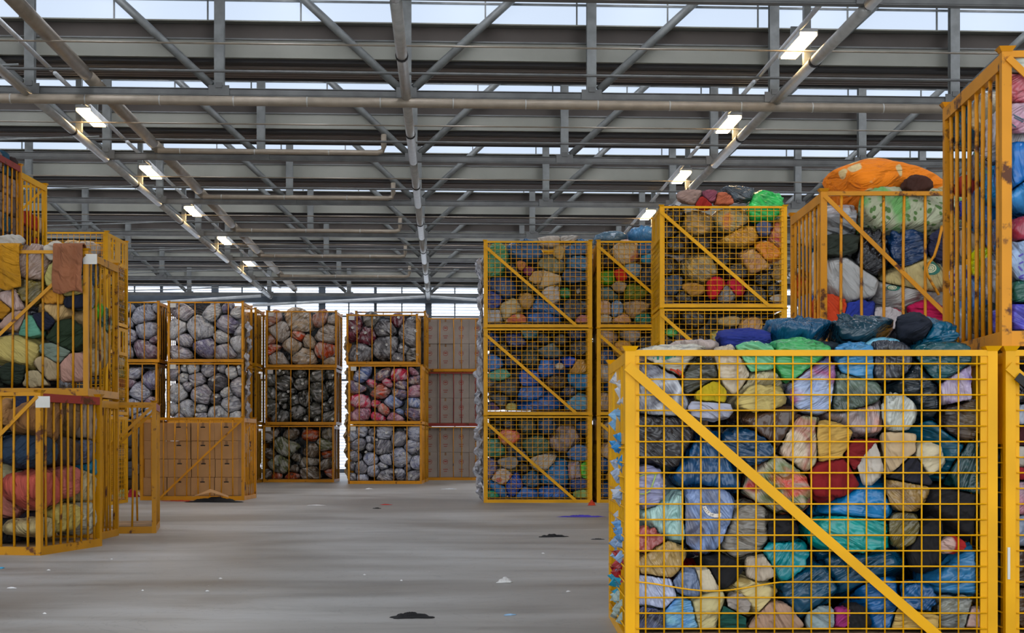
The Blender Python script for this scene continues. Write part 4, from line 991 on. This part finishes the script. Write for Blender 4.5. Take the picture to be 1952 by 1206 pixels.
# cloths over the rail
yR = L2[1]
def drape(x0, x1, zt, drop, back, seed, y=yR-.0):
    def f(u, v):
        s = v*(drop+back+.12); x = x0+(x1-x0)*u
        wob = .012*math.sin(u*11+seed)+.008*math.sin(u*23+seed*2)
        if s < drop: return (x+.02*math.sin(s*9+seed)*(1-s/drop), y-.035-wob, zt-drop+s+.02*math.sin(u*7+seed)*(1-s/drop))
        if s < drop+.12:
            a = (s-drop)/.12*math.pi; return (x, y+.02-.055*math.cos(a)-wob*math.cos(a), zt+.03*math.sin(a))
        q = s-drop-.12; return (x, y+.075+wob, zt-q)
    return f
sheet('draped_cloth', drape(-5.66, -5.34, 3.222, .46, .08, 1, yR+.01), 24, 30, m_sack('K', '#b88a14'), 'mustard yellow cloth draped over the bedding cage rail at left', 'cloth', .01)
sheet('draped_towel', drape(-4.98, -4.66, 3.222, .50, .12, 3, yR+.03), 24, 30, m_sack('K', '#96694f'), 'brown towel draped over the corner of the bedding cage', 'towel', .012)

a12 = math.radians(12)
bar_cage((-6.24, 16.70, 0), a12, 'empty worn yellow barred cage with bent bars on the floor', NL, M['ochre'], diag='tr', nf=6, ns=6, side_red=True, papers=0, seed=35)

# high stacks at the left edge
for (x, y, nm, matc, pal, sd_) in ((-8.53, 17.62, 'front', 'redpaint', [('#6c5c54','K','taupe'),('#8c8078','K','grey beige'),('#3c2c28','K','dark brown'),('#a09088','K','stone'),('#2c5c70','K','petrol')], 41),
                       (-8.66, 19.04, 'rear', 'yellow', [('#a83c2c','K','red'),('#c8a03c','K','yellow'),('#2c2426','K','black'),('#d0b8a0','K','cream'),('#5c2430','K','wine')], 42)):
    for lv in range(3):
        bar_cage((x, y, 1.603*lv), 0, '%s barred cage of the %s high stack at the left edge' % (['bottom','middle','top'][lv], nm), NL, M['orange'] if nm == 'front' else M['yellow'], diag='tr', nf=8, ns=7, papers=0, side_red=(nm == 'front'), seed=sd_+lv)
    P = Pack((x, y, 3.206), 0, 'high %s left cage' % nm, level=4, top=.1, seed=sd_)
    n = 6 if nm == 'front' else 9
    for q in range(n):
        for w in range(4 if nm == 'front' else 5):
            col, k, d = P.rng.choice(pal)
            hh = 1.5 if nm == 'front' else .85
            P.add((CW-.2, .15+(w+.5)*(1.1/(4 if nm == 'front' else 5)), .12+(q+.5)*hh/n), (.26, .17, .16), col, k, d)
    P.build(None, None)
# far mesh stack on the left
XL3, YL3 = -9.06, 24.8
for lv in range(3):
    dup(cc0, (XL3, YL3, 1.602*lv), 0, '%s yellow mesh cage of the stack behind the bedding cage' % ['bottom','middle','top'][lv])
for lv in (1, 2):
    P = Pack((XL3, YL3, 1.602*lv), 0, '%s mesh cage behind bedding' % ['','middle','top'][lv], level=3, seed=43+lv)
    pal = [('#1c1a20','P','black'),('#8c2c3c','K','red'),('#c8a070','K','tan'),('#4c3c5c','P','plum'),('#c8c4b8','K','white'),('#3c6c5c','P','green')]
    for q in range(8):
        if lv == 2 and q > 4: break
        for w in range(3):
            col, k, d = P.rng.choice(pal); P.add((CW-.2, .2+w*.42, .2+q*.19), (.26, .26, .14), col, k, d)
    if lv == 2:
        for xx, yy, c_, d in ((110,478,'#b8a070','tan'),(140,470,'#c4bcae','white'),(165,472,'#d0ccc8','whitish'),(100,492,'#3c6478','blue')): P.px(xx, yy+10, 26, 18, c_, 'K', d)
    P.build(None, MASS('%s mesh cage behind bedding' % ['','middle','top'][lv], y0=.6, z1=1.0 if lv == 2 else None), rx=.44)

# ------------------------------------------------------------------ cardboard boxes
def m_card(name, col):
    return m_plain(name, col, .85, 0, .06, 3)
M['card'] = m_card('brown_cardboard', '#bb8e5c'); M['card2'] = m_card('pale_cardboard', '#a59a90'); M['tape'] = m_plain('packing_tape', '#8a6236', .3)
M['redprint'] = m_plain('red_print', '#a0564a', .8); M['slot'] = M['hole_dark']
def box_proto(name, w, d, h, mat, label, group, printed=False):
    r = empty(name); tag(r, label, 'box', group)
    m = MB(); e = .006
    m.v += [(e,e,0),(w-e,e,0),(w-e,d-e,0),(e,d-e,0),(0,0,e),(w,0,e),(w,d,e),(0,d,e),(0,0,h-e),(w,0,h-e),(w,d,h-e),(0,d,h-e),(e,e,h),(w-e,e,h),(w-e,d-e,h),(e,d-e,h)]
    m.f.append((0,3,2,1)); m.f.append((12,13,14,15))
    for b in (0, 4, 8):
        for q in range(4): m.f.append((b+q, b+(q+1)%4, b+4+(q+1)%4, b+4+q))
    link('carton', m.mesh('carton'), mat, r)
    link('tape', MB().box(w/2-.025, w/2+.025, -.001, .001, h-.09, h-.004).box(w/2-.025, w/2+.025, 0, d, h-.001, h+.001).mesh('tape'), M['tape'], r)
    if not printed:
        link('hand_hole', MB().box(w/2-.045, w/2+.045, -.002, .004, h*.72, h*.72+.022).mesh('hand_hole'), M['slot'], r)  # near-black plate standing in for the shade inside an open hole
    else:
        pm = MB()
        for a in range(10):
            t = a/10*math.tau; t2 = (a+1)/10*math.tau
            pm.bar((w/2+.07*math.cos(t), -.002, h*.62+.07*math.sin(t)), (w/2+.07*math.cos(t2), -.002, h*.62+.07*math.sin(t2)), .014, .003, (0,1,0))
        pm.box(w/2-.04, w/2+.04, -.003, -.001, h*.60, h*.66).box(w/2-.07, w/2+.07, -.003, -.001, h*.30, h*.33).box(w/2-.05, w/2+.05, -.003, -.001, h*.22, h*.25)
        link('red_print', pm.mesh('red_print'), M['redprint'], r)
    return r
KX, KY = -7.09, 27.0
bar_cage((KX, KY, 0), 0, 'yellow barred cage of brown cardboard boxes on the floor', 'barred cages at the back', M['mustard'], diag='tr', nf=8, ns=6, papers=0, seed=51)
B0 = box_proto('cardboard_box', .44, .38, .345, M['card'], '', 'brown boxes in the low barred cage')
rowsn = ['bottom','second','third','top']; coln = ['far left','middle left','middle right','far right']; first = True
rb = random.Random(3)
for j in range(4):
    for i in range(4):
        x = KX+.045+i*.452+rb.uniform(-.004, .008) + (.012 if j == 1 else 0); z = .088+j*.349
        lab = 'brown cardboard box, %s row, %s, in the low barred cage' % (rowsn[j], coln[i])
        if first: B0.location = (x, KY+.08, z); B0['label'] = lab; first = False
        else: dup(B0, (x, KY+.08+rb.uniform(0, .03), z), rb.uniform(-.012, .012), lab)
VX, VY = -2.72, 41.8
W0 = box_proto('cardboard_box', .455, .5, .735, M['card2'], '', 'pale printed boxes at the far end', True); first = True
for lv in range(3):
    bar_cage((VX, VY, 1.603*lv), 0, '%s barred cage of pale boxes by the end wall' % ['bottom','middle','top'][lv], 'barred cages at the back', M['redpaint'] if lv == 1 else M['mustard'], diag=None, nf=6, ns=6, papers=0, bars=[.12,.3,.5,.62,.83], seed=60+lv)
    for j in range(2):
        for i in range(4):
            x = VX+.055+i*.466+rb.uniform(0, .006); z = 1.603*lv+.088+j*.738
            lab = 'pale box, %s row, %s, %s cage by the end wall' % (['lower','upper'][j], coln[i], ['bottom','middle','top'][lv])
            if first: W0.location = (x, VY+.07, z); W0['label'] = lab; first = False
            else: dup(W0, (x, VY+.07+rb.uniform(0, .05), z), rb.uniform(-.02, .02), lab)

# ------------------------------------------------------------------ far stacks
NB = 'barred cages at the back'
GR = [(['#84848c','#d0d2d8','#54545a'],'F','silver grey'),(['#74747c','#b4b2ba','#7c6c70'],'F','grey'),(['#b8b8bc','#e0e2e4','#84848a'],'F','whitish'),(['#a8a8ac','#d4d6d8','#6c6c72'],'F','pale grey'),(['#3c3a3e','#5c5a60','#1c1a1c'],'F','dark grey')]
LV = [(['#5c586a','#8c88a0','#b0b0c0'],'F','lilac grey'),(['#8c8a98','#c8cad4','#605864'],'F','silver'),(['#7c6470','#a08c98','#5c5860'],'F','pinkish grey')]
PK = [(['#a89880','#d0bca4','#746858'],'F','beige'),(['#a06450','#d0603c','#a88c74'],'F','orange beige'),(['#a0968a','#ccc2b8','#6c6054'],'F','grey beige'),(['#9c7464','#c09480','#8c443c'],'F','pinkish beige')]
OL = [(['#2c2c27','#5c5c54','#181814'],'F','dark olive grey'),(['#38382f','#66665e','#22221a'],'F','olive grey'),(['#1e1e1a','#44443c','#100f0c'],'F','blackish')]
BR = [(['#3c3228','#6c6052','#8c8478'],'F','brown'),(['#4c4438','#8c8474','#2c261c'],'F','khaki brown'),(['#6c3c2c','#b0582c','#3c2c24'],'F','rust brown'),(['#444c30','#7c8060','#2c2a1c'],'F','olive brown')]
DG = [(['#343236','#6c6a6c','#1c1a1c'],'F','charcoal'),(['#4c4844','#7c7870','#2c2824'],'F','brown grey'),(['#545256','#8c8a8c','#343236'],'F','mid grey'),(['#4c1c28','#7c2c40','#3c242c'],'F','maroon')]
MX = [(['#8c4454','#b090a0','#c82c3c'],'F','red and grey'),(['#5c70a0','#8c9cc0','#b8b8cc'],'F','pale blue'),(['#a82c40','#d0506c','#8c848c'],'F','pink'),(['#443c4c','#84788c','#c88c2c'],'F','mixed coloured'),(['#d0502c','#b09080','#842c3c'],'F','orange red')]
SV = [(['#84889c','#c8ccd8','#4c5060'],'F','silver'),(['#8c90a8','#ccd0dc','#606a8c'],'F','silver blue'),(['#64646c','#94949c','#34343c'],'F','steel grey')]
BP = [.15,.36,.62,.80]
def far(loc, phrase, label, pal, nx, nz, seed, style=None, pole=None, H=CH, W_=CW, mat='mustard', sides=0, fill=True, bars=None, x0=0, zmax=None):
    bar_cage(loc, 0, label, NB, M[mat], W=W_, H=H, diag=None, nf=4, ns=5, papers=1, bars=bars or BP, seed=seed)
    P = Pack(loc, 0, phrase, W=W_, H=H, level=3, top=.12, seed=seed)
    ra = (W_-x0)/nx*.5
    for rr, nn in ((ra*1.35, 40), (ra*1.0, 260), (ra*.68, 500)):
        P.fill(pal, rr, x0=x0+.04, z1=H-max(.12, rr*.9), aspect=.9 if style == 'ball' else .62, n=nn, dr=.2, style=style, pole=pole)
    for q in range(sides):
        col, k, d = P.rng.choice(pal); P.add((W_-.2, .75, .2+q*(H-.3)/sides), (.24, .4, (H-.3)/sides*.62), col, k, d)
    P.build(None, MASS(phrase, W=W_, H=H), rx=.44 if sides else 0)
XP, YP = -9.0, 37.0
bar_cage((XP, YP, 0), 0, 'bottom barred cage hidden behind the cage of cardboard boxes', NB, diag=None, papers=0, nf=4, ns=5, seed=70)
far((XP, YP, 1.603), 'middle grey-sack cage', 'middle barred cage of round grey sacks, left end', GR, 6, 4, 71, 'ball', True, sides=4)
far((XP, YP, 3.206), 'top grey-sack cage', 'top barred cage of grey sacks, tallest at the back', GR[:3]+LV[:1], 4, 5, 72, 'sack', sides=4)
XO = -11.2
far((XO-.05, YP, 0), 'bottom leftmost back cage', 'bottom barred cage of the leftmost back stack', LV, 3, 6, 73, 'cloth', x0=.6)
far((XO-.05, YP, 1.603), 'middle leftmost back cage', 'middle barred cage of the leftmost back stack', LV, 3, 6, 74, 'cloth', x0=.6)
far((XO, YP, 3.206), 'top leftmost back cage', 'top barred cage of the leftmost back stack', LV, 3, 5, 75, 'cloth', x0=.6)
bar_cage((-9.96, 30.0, 0), 0, 'barred cage of dark brown clothes left of the cage of boxes', NB, M['ochre'], diag=None, nf=7, ns=5, papers=0, seed=82)
P = Pack((-9.96, 30.0, 0), 0, 'dark brown clothes cage', level=3, seed=82); P.grid([('#3c2a20','K','brown'),('#241c1a','K','dark brown'),('#4c3c2c','K','earth brown'),('#5c5c60','K','grey')], 4, 5, .3, x0=.8, dr=.24); P.build(None, MASS('dark brown clothes cage'))
XQ, YQ = -6.88, 39.6
far((XQ-.08, YQ, 0), 'bottom brown-sack cage', 'bottom barred cage of brown sacks, second back stack', BR, 4, 4, 76)
far((XQ-.02, YQ, 1.603), 'middle olive-sack cage', 'middle barred cage of round dark sacks, second back stack', OL, 6, 5, 77, 'ball', True)
far((XQ, YQ, 3.206), 'top beige-sack cage', 'top barred cage of beige sacks, second back stack', PK, 4, 6, 78, 'cloth')
XT, YT = -4.405, 38.0
far((XT, YT, 0), 'bottom silver-sack cage', 'bottom barred cage of silver sacks, third back stack', SV, 6, 5, 79, 'ball')
far((XT+.01, YT, 1.603), 'middle colourful cage', 'middle barred cage of colourful sacks, third back stack', MX, 5, 5, 80)
far((XT-.06, YT+.15, 3.206), 'top charcoal cage', 'top barred cage of charcoal sacks, third back stack', DG, 4, 4, 81, 'ball', True, H=1.37, W_=1.93)
def flank(X, Y, zs, sgn, col, where, seed):
    rf = random.Random(seed)
    for q, z in enumerate(zs):
        L = rf.uniform(.30, .5); w = rf.uniform(.14, .26); yy = Y+rf.uniform(.15, .5); ph = rf.uniform(0, 6)
        def f(u, v):
            return (X+sgn*(.008+.13*math.sin(math.pi*min(1, v*.85+.15))*max(.05, .5+.3*math.sin(9*u+4*v+ph)+.25*math.sin(13*v-5*u+2*ph))), yy+(u-.5)*w*2*(1-.4*v), z-L*v+.05*math.sin(u*9+ph))
        sheet('plastic_film', f, 12, 8, m_sack('P', col), 'torn film hanging on the %s, %s from below' % (where, ordi[q]), 'film', .004)
flank(XP+CW, YP, [.9+.42*i for i in range(9)], 1, '#b8b4b4', 'right flank of the grey stack', 5)
flank(XT, YT, [.6+.42*i for i in range(9)], -1, '#a89880', 'left flank of the third back stack', 6)
# deeper stacks, mostly out of view, added to darken the gaps
for (x, y, nm, lab) in ((XA+1.0, YA+1.45, 'ochre', 'two stacks of blue sacks, added to darken their gap'), (XP+.02, YP+1.75, 'ochre', 'grey stack'), (XQ-.36, YQ+1.45, 'ochre', 'second back stack, added to darken the gap'), (XT, YT+1.75, 'ochre', 'third back stack, added to darken the gap'), (XP-.42, YP+3.3, 'ochre', 'grey stack, farther back')):
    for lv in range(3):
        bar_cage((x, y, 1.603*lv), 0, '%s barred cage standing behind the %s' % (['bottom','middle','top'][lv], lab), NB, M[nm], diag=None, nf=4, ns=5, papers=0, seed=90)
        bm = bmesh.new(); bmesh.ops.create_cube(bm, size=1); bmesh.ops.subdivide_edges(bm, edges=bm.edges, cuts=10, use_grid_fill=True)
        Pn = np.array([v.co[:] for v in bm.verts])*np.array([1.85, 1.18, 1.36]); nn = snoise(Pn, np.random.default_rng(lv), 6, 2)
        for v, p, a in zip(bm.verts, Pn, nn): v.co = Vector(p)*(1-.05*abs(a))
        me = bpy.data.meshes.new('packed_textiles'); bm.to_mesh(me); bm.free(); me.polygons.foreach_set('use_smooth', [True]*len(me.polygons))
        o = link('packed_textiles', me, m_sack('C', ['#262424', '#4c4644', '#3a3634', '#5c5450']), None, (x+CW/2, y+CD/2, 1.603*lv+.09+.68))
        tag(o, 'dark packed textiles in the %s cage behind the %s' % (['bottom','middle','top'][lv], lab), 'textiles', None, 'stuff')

# ------------------------------------------------------------------ things lying on the floor
def onfloor(px, py):
    y = CAMZ*F/(py-CY); return ((px-CX)*y/F, y)
def rag(px, py, rx, h, depth, col, label, name='rag', cat='rag', seed=1, rough=.9, rot=0):
    x, y = onfloor(px, py); w = rx*y/F; rng = np.random.default_rng(seed)
    m = MB(); n, k = 26, 12; prm = rng.uniform(0, 6.28, 8)
    m.v.append((0, 0, h))
    for j in range(1, k+1):
        t = j/k
        for i in range(n):
            a = i/n*math.tau
            e = 1+.28*math.sin(2*a+prm[0])+.18*math.sin(3*a+prm[1])+.12*math.sin(7*a+prm[2])
            zz = h*(1-t**1.6)*(.62+.38*math.sin(5*t*3+prm[3]+2*math.sin(a*2+prm[4])))+.004
            if j == k: zz = .002
            m.v.append((w*t*e*math.cos(a), depth*t*e*math.sin(a), max(.002, zz)))
    for i in range(n): m.f.append((0, 1+i, 1+(i+1)%n))
    for j in range(k-1):
        for i in range(n):
            a = 1+j*n+i; b = 1+j*n+(i+1)%n; m.f.append((a, a+n, b+n, b))
    m.f.append(tuple(1+(k-1)*n+i for i in range(n))[::-1])
    mt = m_plain('rag_cloth', col, rough, 0, .12, 8)
    o = link(name, m.mesh(name, True), mt, None, (x, y, 0), rot); tag(o, label, cat); return o
rag(783, 1177, 34, .035, .07, '#0d0d10', 'flat black glove on the floor, nearest the camera', 'glove', 'glove', 2)
rag(1052, 1023, 24, .035, .08, '#0e0e0f', 'black crumpled cloth with a loose strap on the floor', seed=3)
rag(963, 1110, 15, .045, .05, '#d2d2cf', 'white crumpled paper tissue on the floor', 'paper_tissue', 'paper', 4)
rag(1108, 985, 50, .03, .06, '#3f33a0', 'long purple cloth strip on the floor by the mesh stack', 'cloth_strip', 'cloth', 5)
rag(735, 962, 11, .015, .07, '#b02a26', 'small red scrap on the floor in the middle', 'scrap', 'scrap', 6)
rag(719, 969, 9, .018, .06, '#141414', 'small black scrap beside the red scrap', 'scrap', 'scrap', 7)
rag(603, 963, 14, .012, .09, '#d8d8d8', 'white scrap of film on the floor towards the left', 'scrap', 'scrap', 8)
rag(972, 1172, 13, .006, .03, '#8fb4d4', 'pale blue strip on the floor near the camera', 'scrap', 'scrap', 9)
rag(703, 932, 7, .03, .06, '#d8d8d8', 'white paper scrap before the silver-sack cage', 'scrap', 'scrap', 10)
rag(856, 932, 12, .02, .06, '#cfd6dc', 'white scrap before the pale boxes', 'scrap', 'scrap', 11)
rag(1140, 1028, 10, .012, .03, '#2c2c2e', 'short dark scrap near the nearest mesh cage', 'scrap', 'scrap', 12)
rag(215, 972, 14, .012, .05, '#d4d6dc', 'white scrap behind the low left cage', 'scrap', 'scrap', 13)
rag(1128, 963, 9, .10, .05, '#c8401c', 'orange-red rag at the foot of the blue-sack stack', seed=14)
rag(3, 1083, 6, .01, .03, '#3c9ac0', 'small turquoise scrap at the left edge of the floor', 'scrap', 'scrap', 15)
rag(22, 1121, 10, .008, .02, '#d8d8d8', 'thin white paper scrap at left on the floor', 'scrap', 'scrap', 16)
rag(1083, 1128, 5, .01, .02, '#e0e0de', 'tiny white scrap left of the nearest mesh cage', 'scrap', 'scrap', 17)
rag(412, 957, 48, .10, .13, '#131315', 'black cloth heap before the cage of cardboard boxes', 'cloth_heap', 'cloth', 18)
rag(345, 955, 32, .02, .10, '#b03420', 'red cloth strip under the cage of cardboard boxes', 'cloth_strip', 'cloth', 19)
rag(236, 946, 14, .16, .12, '#8fa070', 'pale green rag on the floor seen through the empty cage', seed=30)
rag(251, 947, 12, .18, .10, '#a01838', 'dark red rag on the floor seen through the empty cage', seed=31)
rag(262, 946, 9, .12, .10, '#c8b8a0', 'beige rag on the floor seen through the empty cage', seed=32)
x, y = onfloor(397, 957)
m = MB(); m.v += [(-.32,0,.10),(.05,-.06,.19),(.36,.02,.09),(.30,.25,.12),(-.02,.2,.24),(-.3,.22,.12)]; m.f += [(0,1,4,5),(1,2,3,4)]
o = link('cardboard_piece', m.mesh('cardboard_piece'), M['card'], None, (x+.02, y-.02, 0)); md = o.modifiers.new('Solidify', 'SOLIDIFY'); md.thickness = .006
tag(o, 'folded piece of cardboard lying on the black cloth heap', 'cardboard')
for q, (px_, py_) in enumerate([(93,1087),(213,1066),(420,1103),(272,1126),(85,1170),(395,1127),(1035,1055),(765,1107),(695,1096)]):
    rag(px_, py_, 3.0, .008, .012, '#dcdcda', 'tiny white crumb on the floor, %s counted from the left edge' % '', 'crumb', 'crumb', 20+q)['label'] = 'tiny white crumb on the open floor, one of several'
    bpy.context.scene.collection.objects[-1]['group'] = 'white crumbs on the floor'

# everything above is measured from the camera's view; turn it so that the hall stands square to the axes
RT = Matrix.Rotation(-THETA, 4, 'Z')
for o in list(C.objects):
    if o.parent is None and o.type != 'CAMERA':
        l = RT @ o.location; o.location = l; o.rotation_euler.z -= THETA
